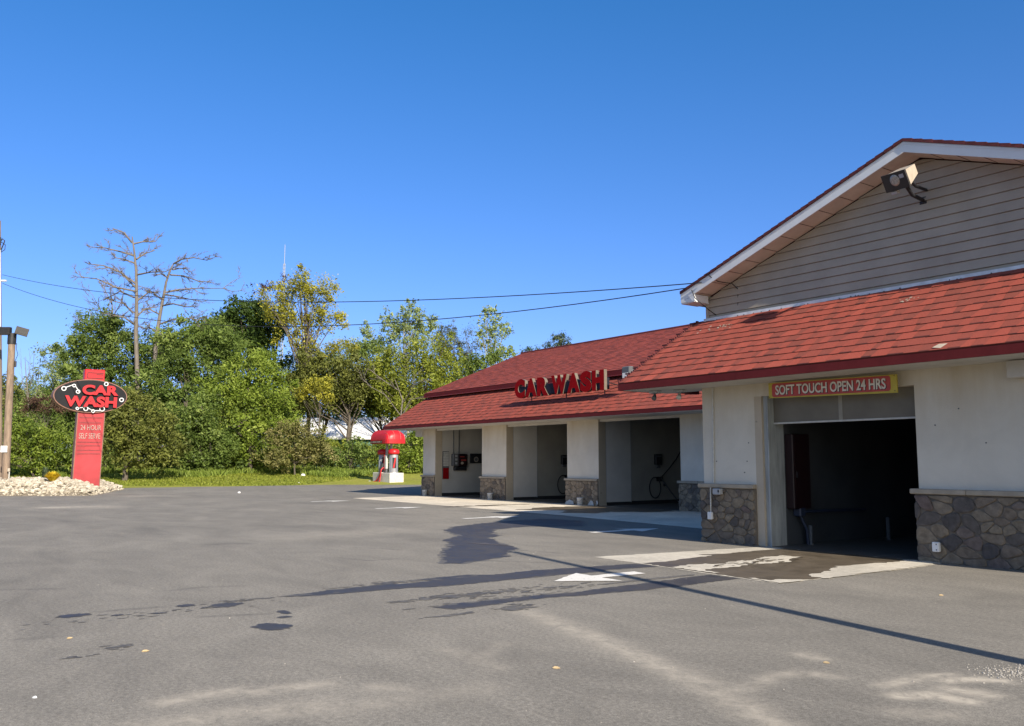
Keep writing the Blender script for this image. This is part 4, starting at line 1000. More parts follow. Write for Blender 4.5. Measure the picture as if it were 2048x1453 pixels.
# ------------------------------------------------------------------ vacuum island
vx, vy = -61.2, 32.5
t = thing('vacuum_station', 'red-canopied coin vacuum station with two steel canisters on a white block island', 'vacuum station', (vx, vy, 0))
mb = MB(); mb.bbox(vx-1.5, vx-0.1, vy-0.6, vy+0.6, -0.02, 0.82, 0.03); mb.bbox(vx-0.09, vx+1.3, vy-0.6, vy+0.6, -0.02, 0.80, 0.03); mb.bbox(vx-1.6, vx+1.75, vy-0.75, vy+0.75, -0.03, 0.06, 0.02); sub(mb, 'block_base', 'vacbase', t)
for k, dx in enumerate((-1.0, 0.75)):
    mb = MB(); x = vx+dx
    mb.lathe([(0.36, 0.80), (0.36, 0.86), (0.33, 0.87), (0.33, 2.22), (0.30, 2.24)], (x, vy, 0), 24); c = sub(mb, 'canister', 'steel', t)
    mb = MB(); mb.lathe([(0.34, 2.2), (0.42, 2.22), (0.44, 2.32), (0.43, 2.46), (0.36, 2.56), (0.2, 2.62), (0.0, 2.63)], (x, vy, 0), 24); sub(mb, 'dome_lid', 'vacred', c)
    mb = MB(); rows = []
    for z in (1.15, 1.95): rows.append([V((x+0.336*math.cos(a), vy+0.336*math.sin(a), z)) for a in np.linspace(-0.75, 0.15, 8)])
    mb.grid(rows, False, True); d = sub(mb, 'label_plate', 'black', c)
    mb = MB(); rows = []
    for z in np.linspace(1.18, 1.92, 9):
        s = (z-1.18)/0.74; rows.append([V((x+0.342*math.cos(a), vy+0.342*math.sin(a), z)) for a in (-0.65+s*0.45, -0.30+s*0.40)])
    mb.grid(rows, False, True); sub(mb, 'red_swoosh', 'vacred', d)
mb = MB()
for dx in (-0.35, 0.35): mb = MB(); mb.bbox(vx+dx-0.07, vx+dx+0.07, vy-0.08, vy+0.08, 0.8, 3.3, 0.015); sub(mb, 'post', 'grey', t)
# canopy: half barrel along X with a ribbed rounded +X end and a valance
mb = MB(); hw = 0.85; zt = 3.32; H_ = 0.78; xa, xb = vx-1.45, vx+0.55
rows = []
for x in np.linspace(xa, xb, 9):
    rows.append([V((x, vy-hw*math.cos(a), zt+H_*math.sin(a)**0.85)) for a in np.linspace(0.0, math.pi, 17)])
for b in np.linspace(0.12, math.pi/2, 9):
    rows.append([V((xb+0.75*math.sin(b), vy-hw*math.cos(a)*(math.cos(b)**0.6 if b < 1.56 else 0.0), zt+H_*math.cos(b)**0.7*math.sin(a)**0.85)) if False else
                 V((xb+0.8*math.sin(b)*(math.sin(a)**0.35), vy-hw*math.cos(a), zt+H_*math.sin(a)**0.85*math.cos(b)**0.75)) for a in np.linspace(0.0, math.pi, 17)])
mb.grid(rows, False, True)
mb.face([V((xa, vy-hw*math.cos(a), zt+H_*math.sin(a)**0.85)) for a in np.linspace(0.0, math.pi, 17)][::-1])
cn = sub(mb, 'canopy', 'vacred', t)
mb = MB()
ring = [(xa, vy-hw), (xb, vy-hw)]+[(xb+0.8*math.sin(a)**0.35, vy-hw*math.cos(a)) for a in np.linspace(0.15, math.pi-0.15, 12)]+[(xb, vy+hw), (xa, vy+hw)]
mb.grid([[V((x, y, z)) for x, y in ring] for z in (3.02, 3.33)], True, False); mb.face([V((x, y, 3.03)) for x, y in ring][::-1]); sub(mb, 'valance', 'vacred', cn)
mb = MB()
for k in range(1, 5):
    a = k*math.pi/5
    mb.tube([V((xb+0.81*math.sin(b)*(math.sin(a)**0.35), vy-hw*math.cos(a), zt+0.012+H_*math.sin(a)**0.85*max(0, math.cos(b))**0.75)) for b in np.linspace(0.0, math.pi/2, 8)], 0.014, 5); sub(mb, 'canopy_rib', 'vacrib', cn); mb = MB()
mb = MB(); r_ = random.Random(4); x = xa+0.15
mb.box(xa+0.08, xb-0.05, vy-hw-0.006, vy-hw-0.002, 3.05, 3.25)
sub(mb, 'valance_band', 'redbox', cn)
mb = MB()
while x < xb-0.2:
    s = r_.uniform(0.05, 0.09); mb.box(x, x+s, vy-hw-0.012, vy-hw-0.007, 3.10, 3.20); x += s+(0.03 if r_.random() > 0.15 else 0.12)
sub(mb, 'valance_print', 'fadedwhite', cn)
mb = MB(); mb.bbox(vx-0.28, vx+0.28, vy-0.4, vy-0.15, 0.8, 1.55, 0.03); mb.prism([(vx-0.85, vy-0.5, 0.82), (vx-0.45, vy-0.5, 0.82), (vx-0.05, vy-0.5, 1.5), (vx-0.35, vy-0.5, 1.5)], (0, 0.25, 0)); sub(mb, 'motor_box', 'greydark', t)
mb = MB(); mb.bbox(vx+0.05, vx+0.33, vy-0.42, vy-0.2, 1.1, 2.1, 0.03); sub(mb, 'coin_cabinet', 'offwhite', t)
mb = MB(); mb.box(vx-0.02, vx+0.05, vy-0.42, vy-0.36, 1.0, 2.15); sub(mb, 'trim_post', 'vacred', t)
mb = MB(); pts = [V((vx+0.0, vy-0.45, 1.2)), V((vx+0.02, vy-0.66, 1.0)), V((vx+0.0, vy-0.72, 0.5)), V((vx-0.05, vy-0.8, 0.1)), V((vx-0.5, vy-0.95, 0.09)), V((vx-1.05, vy-0.95, 0.09)), V((vx-1.1, vy-0.8, 0.09)), V((vx-0.6, vy-0.72, 0.2)), V((vx-0.25, vy-0.66, 0.6)), V((vx-0.05, vy-0.63, 1.1))]
pp = []
for a, b, c, d in zip([pts[0]]+pts, pts, pts[1:], pts[2:]+[pts[-1]]):
    for k in range(5):
        u = k/5; pp.append(0.5*((2*b)+(c-a)*u+(2*a-5*b+4*c-d)*u*u+(3*b-a-3*c+d)*u**3))
mb.tube(pp, 0.05, 7); sub(mb, 'hose', 'hose_r', t)
mb = MB(); mb.tube([(vx-1.2, vy-0.95, 0.1), (vx-1.45, vy-0.9, 0.1)], [0.06, 0.09], 8); sub(mb, 'nozzle', 'white', t)

# ------------------------------------------------------------------ gravel island, pylon sign and poles
def mound(x, y):
    """height of the gravel island"""
    q = V((x, y, 0)); u = q.dot(RGT); d = q.dot(FWD)
    # boundary in (sideways, ahead) space: right tip near u=-20.4, d=46
    e = min((d-(42.55+0.1*(u+24)))/2.6, ((-20.25-0.28*max(0, d-43.5))-u)/2.2, (53.0-d)/2.4)
    e = max(0, min(1, e)); return 0.66*(e*(2-e))
def gravel():
    mb = MB(); us = np.linspace(-34, -17, 45); ds = np.linspace(41.5, 54, 34)
    def pt(u, d):
        p = FWD*d+RGT*u; h = mound(p.x, p.y); return (p.x, p.y, h-0.02 if h > 0 else -0.05)
    mb.grid([[pt(u, d) for u in us] for d in ds], False, True)
    tag(mb.build('gravel_bed', 'gravelbed'), kind='structure')
    r = random.Random(5); mb = MB()
    ico = []
    ph = (1+5**.5)/2
    iv = [V(v).normalized() for v in ((-1, ph, 0), (1, ph, 0), (-1, -ph, 0), (1, -ph, 0), (0, -1, ph), (0, 1, ph), (0, -1, -ph), (0, 1, -ph), (ph, 0, -1), (ph, 0, 1), (-ph, 0, -1), (-ph, 0, 1))]
    jf = ((0, 11, 5), (0, 5, 1), (0, 1, 7), (0, 7, 10), (0, 10, 11), (1, 5, 9), (5, 11, 4), (11, 10, 2), (10, 7, 6), (7, 1, 8), (3, 9, 4), (3, 4, 2), (3, 2, 6), (3, 6, 8), (3, 8, 9), (4, 9, 5), (2, 4, 11), (6, 2, 10), (8, 6, 7), (9, 8, 1))
    cnt = 0
    while cnt < 6500:
        u = r.uniform(-32, -17.5); d = 42+(r.random()**1.5)*11; p = FWD*d+RGT*u; h = mound(p.x, p.y)
        if h <= 0.002 : continue
        edge = h < 0.12
        s = r.uniform(0.035, 0.07) if edge else r.choice((r.uniform(0.06, 0.1), r.uniform(0.08, 0.15)))
        rot = Matrix.Rotation(r.uniform(0, 6.3), 3, 'Z') @ Matrix.Rotation(r.uniform(-0.7, 0.7), 3, 'X')
        sx, sy, sz = s*r.uniform(0.8, 1.5), s*r.uniform(0.7, 1.2), s*r.uniform(0.45, 0.8)
        i = len(mb.v); c = V((p.x, p.y, h+sz*0.35))
        for v in iv:
            k = r.uniform(0.8, 1.12); mb.v.append(tuple(c+rot @ V((v.x*sx*k, v.y*sy*k, v.z*sz*k))))
        tn = min(1, max(0, r.gauss(0.6, 0.22)))
        for f in jf: mb.f.append(tuple(i+q for q in f)); mb.mi.append(0); mb.t.append(tn); mb.smooth.append(False)
        cnt += 1
    tag(mb.build('gravel', 'gravel'), 'cream landscaping gravel heaped on the island around the car wash sign', 'gravel', kind='stuff')
gravel()

# pylon sign, built facing -Y locally then turned to the camera side
pb = at(170, 967, 47.0); 
face_dir = (-FWD).normalized(); ang = math.atan2(face_dir.y, face_dir.x)+math.pi/2+math.radians(35)
t = thing('pylon_sign', 'red pylon sign with a black oval reading CAR WASH on the gravel island', 'sign', (pb.x, pb.y, 0.2), ang)
LEAN = 0.022
def lt(p): return V((p[0]+LEAN*p[2]*1.0, p[1], p[2]))
def lmb(mb): mb.v = [tuple(lt(p)) for p in mb.v]; return mb
Z0 = pb.z-0.2
def zz(y): return at(180, y, 47.0).z-0.2      # local height of a picture row on the sign
zb_, zo0, zo1, ztp, zc = 0.0, zz(832), zz(760), zz(740), zz(793.5)
mb = MB(); hw = 0.66; mb.bbox(-hw, hw, -0.26, 0.26, zb_, zo0+0.3, 0.03); lmb(mb).build('post', 'pylonred', t)
mb = MB(); mb.box(-hw-0.012, -hw+0.03, -0.27, 0.27, zb_, zo0+0.2); mb.box(hw-0.03, hw+0.012, -0.27, 0.27, zb_, zo0+0.2); mb.box(-hw-0.01, hw+0.01, -0.272, 0.2, zb_, zb_+0.13); lmb(mb).build('post_edge', 'pylonrim', t)
mb = MB()
for y in (836, 846, 885, 892, 901, 908):
    z = zz(y); mb = MB(); mb.box(-0.56, 0.56 if y != 846 else 0.5, -0.275, -0.262, z-0.028, z+0.028); lmb(mb).build('rib', 'pinkline', t)
def flat_text(txt, x0, x1, z0, z1, y, off, mat, name, par, depth=0.02):
    a, b, c, d = text_width(txt, off); kx = (x1-x0)/(b-a); kz = (z1-z0)/(d-c)
    mb, _ = letter_mb(txt, off, lambda x, dd, z: V((x0+x-a*kx, y+dd, z0+z-c*kz)), depth, kx, kz)
    return lmb(mb).build(name, [mat, mat] if isinstance(mat, str) else mat, par)
flat_text('24 HOUR', -0.47, 0.52, zz(861), zz(851), -0.285, 0.0, 'fadedwhite', 'lettering', t)
flat_text('SELF SERVE', -0.52, 0.50, zz(878), zz(867), -0.285, 0.0, 'fadedwhite', 'lettering', t)
mb = MB(); mb.bbox(-0.46, 0.52, -0.28, 0.28, zo1-0.25, ztp, 0.03); cp = lmb(mb).build('top_box', 'pylontop', t)
mb = MB()
z1, z2, z3 = zz(747), zz(753), zz(757.5)
for z in (z1, z3): mb.box(-0.34, 0.44, -0.292, -0.281, z-0.016, z+0.016)
mb.box(-0.34, -0.31, -0.2925, -0.281, z3, z1); mb.box(0.1, 0.44, -0.292, -0.281, z2-0.016+0.08, z2+0.016+0.08)
lmb(mb).build('groove', 'redbox', cp)
# oval: rim and face
def oval(rx, rz, n=64): return [(rx*math.cos(k*2*math.pi/n), rz*math.sin(k*2*math.pi/n)) for k in range(n)]
ox, rx, rz = -0.10, 1.79, 0.885
mb = MB(); mb.prism([(ox+x, -0.36, zc+z) for x, z in oval(rx, rz)], (0, 0.72, 0)); ov = lmb(mb).build('oval_cabinet', 'pylonrim', t)
mb = MB(); mb.prism([(ox+x, -0.385, zc+z) for x, z in oval(rx-0.05, rz-0.05)], (0, 0.022, 0)); lmb(mb).build('oval_face', 'pylonblack', ov)
def sl(x, y): return (x-180)/40.5-0.05, zz(y)          # sign-face coordinates of a picture point
def word(txt, xa, xb, ya, yb, name):
    (x0, z0), (x1, z1) = sl(xa, yb), sl(xb, ya)
    a, b, c, d = text_width(txt, 0.05)
    kz = (z1-z0)/(d-c); kx = (x1-x0)/(b-a)
    cur = 0
    vs, fs = glyphs(txt, 0.05)
    mb, _ = letter_mb(txt, 0.05, lambda x, dd, z: V((x0+x-a*kx, -0.53+dd, z0+z-c*kz)), 0.144, kx, kz)
    lmb(mb).build(name, ['pylontop', 'redbox'], ov)
word('CAR', 159, 231, 771.5, 791.5, 'lettering'); word('WASH', 127, 229, 794, 815.5, 'lettering')
mb = MB()
def loop_(x, y, r):
    x, z = sl(x, y); mb = MB(); mb.tube([(x+r*math.cos(k*2*math.pi/18), -0.40, z+r*math.sin(k*2*math.pi/18)) for k in range(19)], 0.028, 6, False); lmb(mb).build('bubble_ring', 'white', ov)
for x, y, r in ((124.5, 781, 0.10), (143.5, 774.5, 0.07), (152, 786, 0.085), (206, 768.5, 0.09), (239, 799, 0.095), (153, 819, 0.06), (169.5, 819, 0.10), (184, 823.5, 0.07), (201.5, 818.5, 0.115)): loop_(x, y, r)
for pts in (((127, 779), (141, 773)), ((146, 775), (155, 787)), ((155, 818), (165, 816.5)), ((172, 816.5), (182, 822)), ((187, 822.5), (200, 822))):
    mb = MB(); mb.tube([(sl(*p)[0], -0.40, sl(*p)[1]) for p in pts], 0.026, 6); lmb(mb).build('linking_line', 'white', ov)

# wooden light pole
lp = at(11, 962, 46.0); ltop = at(9, 668, 46.0)
t = thing('light_pole', 'short wooden pole on the gravel carrying two floodlights at its top', 'light pole', (lp.x, lp.y, 0.3))
top = V((lp.x, lp.y, ltop.z))+(RGT*-0.13)
base = V((lp.x, lp.y, 0.3))
mb = MB(); mb.tube([base, base.lerp(top, 0.5), top], [0.19, 0.18, 0.17], 14); pl = sub(mb, 'pole_shaft', 'woodpole', t)
mb = MB(); mb.tube([top-V((0, 0, 0.55)), top+V((0, 0, 0.02))], 0.21, 12); sub(mb, 'pole_collar', 'black', pl)
mb = MB(); q = lp+RGT*0.0+FWD*-0.23; z = at(5, 900, 46.0).z; Tm = Matrix.Translation(q) @ Matrix.Rotation(math.atan2(RGT.y, RGT.x), 4, 'Z')
mb.box(-0.22, 0.12, -0.01, 0.0, z-lp.z-0.13, z-lp.z+0.2, Tm); sub(mb, 'paper_notice', 'white', pl)
mb = MB(); a = RGT; q = top+RGT*0.26
mb.tube([q+V((0, 0, -0.5)), q+V((0.02, 0, -0.8)), q+RGT*0.1+V((0, 0, -1.1)), q+RGT*-0.05+V((0, 0, -1.5))], 0.015, 5)
mb.bbox(-0.05, 0.1, -0.05, 0.05, -1.75, -1.45, 0.01, Matrix.Translation(q)); sub(mb, 'cable_box', 'black', pl)
for k, sgn_ in enumerate((1, -1)):
    T2 = Matrix.Translation(top+RGT*(0.30*sgn_)+V((0, 0, 0.12))+FWD*-0.1) @ Matrix.Rotation(math.atan2(RGT.y, RGT.x), 4, 'Z')
    if sgn_ == 1: T2 = T2 @ Matrix.Translation(V((0.25, 0, -0.02))) @ Matrix.Rotation(math.radians(28), 4, 'Z') @ Matrix.Rotation(math.radians(14), 4, 'Y')
    mb = MB(); rows = [[T2 @ V((x*s, y, zc_*s)) for x, zc_ in ((-0.30, -0.20), (0.30, -0.20), (0.30, 0.20), (-0.30, 0.20))] for y, s in ((-0.16, 1.0), (0.05, 1.0), (0.30, 0.55))]
    mb.grid(rows, True, False); mb.face(rows[0][::-1]); mb.face(rows[-1]); h = sub(mb, 'floodlight', 'bronze', t)
    mb = MB(); mb.box(-0.2, 0.2, -0.168, -0.161, -0.12, 0.12, T2); sub(mb, 'lens', 'black', h)
mb = MB(); mb.tube([top+RGT*-0.5+V((0, 0, 0.0)), top+RGT*0.6+V((0, 0, 0.0))], 0.04, 7); sub(mb, 'crossbar', 'black', t)
# tall utility pole behind it
ub = at(-3, 960, 47.5); ut = at(-6, 442, 47.5)
t = thing('utility_pole', 'tall wooden utility pole with white conduit carrying wires at the left edge', 'utility pole', (ub.x, ub.y, 0.3))
base = V((ub.x, ub.y, 0.3)); top = V((ut.x, ut.y, ut.z))
mb = MB(); mb.tube([base, base.lerp(top, 0.5), top], [0.23, 0.21, 0.19], 14); sub(mb, 'pole_shaft', 'woodpole', t)
def upt(y): s = (at(-4, y, 47.5).z-0.3)/(top.z-0.3); return base.lerp(top, s)
mb = MB(); o = RGT*0.18+FWD*-0.15; mb.tube([upt(655)+o, upt(600)+o, upt(502)+o], 0.09, 8); sub(mb, 'conduit', 'white', t)
mb = MB()
for y in (515, 545, 575, 610): mb.tube([upt(y)+RGT*-0.22+FWD*-0.2, upt(y)+RGT*0.28+FWD*-0.26], 0.02, 5); sub(mb, 'conduit_strap', 'black', t); mb = MB()
mb = MB(); o = RGT*0.2
mb.tube([upt(502)+o, upt(488)+RGT*0.36, upt(482)+RGT*0.42, upt(478)+RGT*0.3, upt(484)+RGT*0.18], 0.03, 6)
mb.tube([upt(484)+o, upt(490)+RGT*0.45, upt(500)+RGT*0.42, upt(505)+RGT*0.2], 0.02, 6); mb.bbox(-0.1, 0.12, -0.1, 0.1, -0.2, 0.25, 0.03, Matrix.Translation(upt(484)+RGT*0.1)); sub(mb, 'drip_loop', 'wire', t)
mb = MB(); mb.tube([upt(562)+RGT*0.15, upt(562)+RGT*0.5], 0.05, 8); sub(mb, 'insulator', 'white', t)

def wire(a, b, sag, lab):
    a, b = V(a), V(b); pts = []
    for k in range(41):
        s = k/40; p = a.lerp(b, s); p.z -= sag*4*s*(1-s); pts.append(p)
    mb = MB(); c = pts[0].copy(); mb.tube(pts, 0.0125, 5); mb.v = [tuple(V(p)-c) for p in mb.v]
    o = mb.build('overhead_wire', 'wire'); o.location = c; tag(o, lab, 'wire', 'overhead service wires')
w1 = at(5, 550, 47.5); w2 = at(5, 567, 47.5)
wire(w1, (-13.45, 14.97, 5.62), 0.9, 'upper thin black wire crossing the sky from the utility pole to the gable')
wire(w2, (-13.9, 14.97, 5.57), 1.55, 'lower thicker black wire sagging from the utility pole to the gable corner')

# pole just outside the picture on the right whose shadow crosses the lot
t = thing('roadside_pole', 'slim wooden pole beyond the right edge, casting the long shadow on the lot', 'pole', (0.05, 6.95, 0))
mb = MB(); mb.tube([(0.05, 6.95, -0.1), (0.05, 7.70, 7.5)], [0.115, 0.075], 12); sub(mb, 'pole_shaft', 'woodpole', t)
mb = MB(); mb.tube([(0.05, 7.70, 7.5), (0.05, 7.71, 7.56)], 0.085, 10); sub(mb, 'pole_cap', 'grey', t)

# meter post by the light pole
q = at(17.5, 962, 45.8)
t = thing('meter_post', 'small white utility box on a thin post beside the wooden light pole', 'utility box', (q.x, q.y, 0.4))
mb = MB(); mb.tube([(q.x, q.y, 0.4), (q.x, q.y, at(17, 944, 45.8).z)], 0.03, 7); sub(mb, 'post_shaft', 'offwhite', t)
mb = MB(); mb.bbox(-0.09, 0.09, -0.06, 0.06, 0, 0.18, 0.02, Matrix.Translation(at(17, 944, 45.8))); sub(mb, 'meter_box', 'cream', t)

# ------------------------------------------------------------------ vegetation
def leaf_quads(centres, radii, n_per, size, asp, up=0.35, drop=0.0):
    """many small leaf faces around clump centres"""
    C = np.repeat(centres, n_per, 0); R = np.repeat(radii, n_per, 0); n = len(C)
    g = rng.normal(0, 0.5, (n, 3)); P = C+g*R[:, None]
    if drop: P[:, 2] -= np.abs(rng.normal(0, drop, n))
    nr = rng.normal(0, 0.8, (n, 3))+g*0.4; nr[:, 2] += up; nr += np.array(SUN)*0.35; nr /= np.linalg.norm(nr, axis=1, keepdims=True)+1e-9
    a = np.cross(nr, rng.normal(0, 1, (n, 3))); a /= np.linalg.norm(a, axis=1, keepdims=True)+1e-9
    b = np.cross(nr, a); s = size*rng.uniform(0.55, 1.35, (n, 1))*np.repeat(rng.uniform(0.65, 1.45, len(centres)), n_per)[:, None]
    L, W = a*s, b*s*asp
    return np.stack([P-L, P+W*0.9-L*0.1, P+L, P-W*0.9+L*0.1], 1), n

def crown(D, lobes, dens, leaf, asp=0.5, clump=0.9, drop=0.0, fill=1.0, depth=0.8):
    """lobes: (x, y, rx, ry) surveyed outlines at distance D; returns quads, tones, clump centres"""
    Q = []; Tn = []; CC = []
    for (x, y, rx, ry) in lobes:
        c = np.array(at(x, y, D)); k = D/1786
        ax, az = rx*k, ry*k; ad = (ax+az)/2*depth
        area = math.pi*ax*az; nc = max(5, int(area*1.35/(clump*clump)*fill))
        d = rng.normal(0, 1, (nc, 3)); d /= np.linalg.norm(d, axis=1, keepdims=True); r = rng.uniform(0.15, 1, (nc, 1))**0.45
        d = d*r*np.where(rng.random((nc, 1)) < 0.22, rng.uniform(1.0, 1.38, (nc, 1)), rng.uniform(0.75, 1.06, (nc, 1)))
        cen = c+d[:, :1]*ax*np.array(RGT)+d[:, 1:2]*ad*np.array(FWD)+d[:, 2:3]*az*np.array(UPV)
        rad = clump*rng.uniform(0.4, 1.25, nc)
        npc = max(8, int(area*dens*3.6/nc))
        q, n = leaf_quads(cen, rad, npc, leaf*0.86, asp, drop=drop)
        tone = np.repeat(rng.normal(0.5, 0.17, nc), npc)+rng.normal(0, 0.16, n)
        Q.append(q); Tn.append(tone); CC.append(cen)
    return np.concatenate(Q), np.concatenate(Tn), np.concatenate(CC)

def branches(mb, base, cens, r0, forks=14, bend=0.12):
    """a tapered trunk with limbs that reach into the crown's clumps"""
    base = V(base); zs = sorted(c[2] for c in cens); top = V(cens[int(np.argmax([c[2] for c in cens]))])
    mean = V(np.mean(cens, 0)); apex = V((mean.x*0.7+top.x*0.3, mean.y*0.7+top.y*0.3, base.z+(top.z-base.z)*0.86))
    tr = []
    for k in range(7):
        s = k/6; p = base.lerp(apex, s); p += V((random.gauss(0, bend), random.gauss(0, bend), 0))*(apex.z-base.z)*0.12*(1 if 0 < k else 0); tr.append(p)
    mb.tube(tr, [r0*(1-0.86*k/6) for k in range(7)], 8)
    pick = random.sample(range(len(cens)), min(forks, len(cens)))
    for i in pick:
        c = V(cens[i]); s = max(0.15, min(0.92, (c.z-base.z)/(apex.z-base.z+1e-6)*random.uniform(0.45, 0.8))); j = s*6; k = int(j)
        st = tr[k].lerp(tr[min(6, k+1)], j-k); r = r0*(1-0.86*s)*0.5
        md = st.lerp(c, 0.5)+V((random.gauss(0, 0.3), random.gauss(0, 0.3), random.uniform(0.1, 0.7)))
        mb.tube([st, md, c], [r, r*0.6, r*0.22], 5, False)

def tree(name, cat, label, D, base, lobes, mat, dens=55, leaf=0.17, asp=0.5, clump=0.9, r0=0.2, bark='bark', group='trees and shrubs behind the lot', forks=16, drop=0.0, fill=1.0):
    b = at(base[0], base[1], D); gz_ = rise(b.x, b.y); t = thing(name, label, cat, (b.x, b.y, gz_), 0, group)
    q, tn, cc = crown(D, lobes, dens, leaf, asp, clump, drop, fill)
    q[:, :, 2] = np.maximum(q[:, :, 2], gz_+0.02)
    quadmesh('crown' if cat == 'tree' else 'foliage', q, tn, mat, t)
    mb = MB(); branches(mb, (b.x, b.y, gz_-0.1), cc, r0, forks); sub(mb, 'trunk' if cat == 'tree' else 'stems', bark, t)
    return t

tree('tree', 'tree', 'mid green leafy tree behind the pylon sign, left of the dead trunks', 92, (205, 935), [(200, 655, 62, 42), (175, 715, 70, 55), (240, 690, 50, 55), (205, 780, 85, 60), (290, 760, 60, 70)], 'leaf_m', 60, r0=0.3)
tree('tree', 'tree', 'pale grey-green tree left of the pylon sign cap', 99, (120, 935), [(112, 715, 34, 34), (148, 745, 50, 45), (95, 775, 55, 50), (165, 800, 60, 50)], 'leaf_p', 34, leaf=0.15)
tree('tree', 'tree', 'thin hazy olive tree low at the far left by the pole', 104, (40, 935), [(50, 800, 42, 42), (10, 790, 40, 50), (85, 820, 45, 40), (-40, 780, 50, 60)], 'leaf_o', 26, leaf=0.15)
tree('shrub', 'shrub', 'dark evergreen shrub beside the wooden light pole', 74, (70, 945), [(55, 885, 52, 50), (105, 890, 45, 50), (15, 880, 45, 60), (140, 905, 30, 36), (70, 915, 70, 26), (-30, 890, 40, 60)], 'leaf_c', 95, 0.13, 0.4, 0.6, 0.1)
tree('shrub', 'shrub', 'dull red-brown shrub peeking over the dark evergreen by the sign', 81, (90, 940), [(90, 808, 42, 18), (60, 815, 25, 14), (125, 815, 25, 14)], 'leaf_br', 70, 0.13, 0.35, 0.5, 0.08)
tree('tree', 'tree', 'small olive tree right of the pylon sign with a dark trunk on the lawn', 70, (250, 955), [(280, 850, 72, 52), (240, 880, 55, 50), (325, 880, 52, 55), (265, 815, 58, 36), (290, 910, 60, 28), (220, 840, 40, 40)], 'leaf_o', 80, 0.14, 0.5, 0.65, 0.24)
tree('tree', 'tree', 'dark vine-choked tree right of the bare dead trunks', 88, (370, 940), [(370, 690, 55, 45), (345, 765, 70, 65), (405, 735, 55, 60), (440, 690, 45, 50), (380, 830, 80, 60)], 'leaf_m', 55, r0=0.28)
tree('tree', 'tree', 'deep green maple between the dead trees and the yellow tree', 99, (495, 940), [(490, 630, 46, 42), (455, 655, 40, 42), (535, 650, 45, 45), (500, 700, 60, 50)], 'leaf_d', 75, leaf=0.19, r0=0.35)
tree('tree', 'tree', 'tall yellow-green oak rising above the wires', 94, (612, 940), [(605, 575, 36, 40), (642, 588, 44, 34), (562, 602, 44, 38), (635, 632, 55, 30), (585, 650, 50, 30), (690, 690, 28, 18), (672, 640, 22, 22), (598, 690, 40, 20), (640, 700, 40, 18)], 'leaf_y', 40, 0.135, 0.55, 0.85, 0.32, 'bark', forks=46)
tree('tree', 'tree', 'sparse purple-brown tree top left of the yellow oak', 101, (540, 940), [(545, 573, 34, 13), (520, 585, 18, 10), (575, 560, 14, 12)], 'leaf_br', 22, 0.14, 0.5, 0.5, 0.2, forks=22)
tree('tree', 'tree', 'bright green spreading tree below the yellow oak', 81, (500, 945), [(498, 735, 66, 50), (450, 795, 66, 58), (545, 790, 56, 58), (485, 855, 85, 60), (560, 845, 45, 50), (515, 905, 70, 36)], 'leaf_b', 70, 0.15, 0.5, 0.8, 0.24)
tree('tree', 'tree', 'rounded green small tree left of the bright green spreading tree', 78, (405, 948), [(402, 835, 56, 55), (425, 890, 60, 45), (370, 885, 48, 48), (400, 920, 60, 24)], 'leaf_m', 85, 0.14, 0.5, 0.65, 0.16)
tree('shrub', 'shrub', 'pinkish blossoming shrub below the bright spreading tree', 76, (590, 945), [(610, 885, 50, 36), (568, 868, 42, 32), (575, 915, 62, 26), (640, 910, 34, 28)], 'leaf_bl', 90, 0.12, 0.5, 0.5, 0.08)
tree('tree', 'tree', 'dull olive tree between the yellow oak and the vine-draped tree', 92, (705, 940), [(682, 735, 48, 42), (705, 790, 50, 40), (655, 790, 46, 40), (742, 760, 46, 55), (620, 740, 40, 45), (590, 790, 40, 45)], 'leaf_o', 60, r0=0.26, forks=26)
tree('shrub', 'shrub', 'yellow-leaved bush glowing below the yellow oak', 87, (640, 945), [(640, 770, 36, 20), (612, 785, 24, 16), (655, 795, 22, 14)], 'leaf_y', 60, 0.13, 0.5, 0.5, 0.1)
tree('tree', 'tree', 'pale aspen with light leaves topping the vine-draped tree', 104, (815, 940), [(822, 625, 28, 26), (785, 645, 24, 26), (852, 648, 30, 26), (815, 665, 50, 30), (760, 690, 32, 28), (735, 665, 18, 18)], 'leaf_p', 40, 0.15, 0.6, 0.5, 0.2, 'palebark', forks=30)
tree('tree', 'tree', 'yellow-green tree draped in hanging vines left of the red roof', 90, (835, 940), [(832, 712, 56, 46), (795, 765, 46, 60), (860, 758, 46, 60), (775, 730, 36, 45), (885, 705, 34, 45), (830, 800, 60, 36)], 'leaf_v', 70, 0.16, 0.38, 0.75, 0.3, drop=0.7, forks=24)
tree('tree', 'tree', 'brownish pine behind the vine-draped tree', 100, (905, 940), [(895, 672, 28, 26), (915, 705, 28, 34), (930, 745, 28, 30), (878, 690, 26, 26)], 'leaf_n', 55, 0.16, 0.25, 0.5, 0.22)
tree('tree', 'tree', 'thin dark pine between the brownish pine and the slender aspen', 97, (945, 940), [(936, 662, 14, 16), (948, 690, 20, 14), (940, 720, 24, 18), (955, 745, 24, 22)], 'leaf_n', 34, 0.15, 0.25, 0.45, 0.2, forks=26)
tree('tree', 'tree', 'slender pale aspen rising just left of the far roof ridge', 102, (985, 940), [(982, 632, 24, 22), (1000, 660, 26, 24), (972, 670, 24, 30), (992, 700, 30, 26)], 'leaf_p', 26, 0.16, 0.6, 0.45, 0.16, 'palebark', forks=26)
tree('tree', 'tree', 'low leafy tree behind the sloping left edge of the red roof', 93, (965, 940), [(960, 735, 46, 26), (1005, 712, 30, 16), (925, 765, 40, 30), (900, 790, 40, 36)], 'leaf_m', 60)
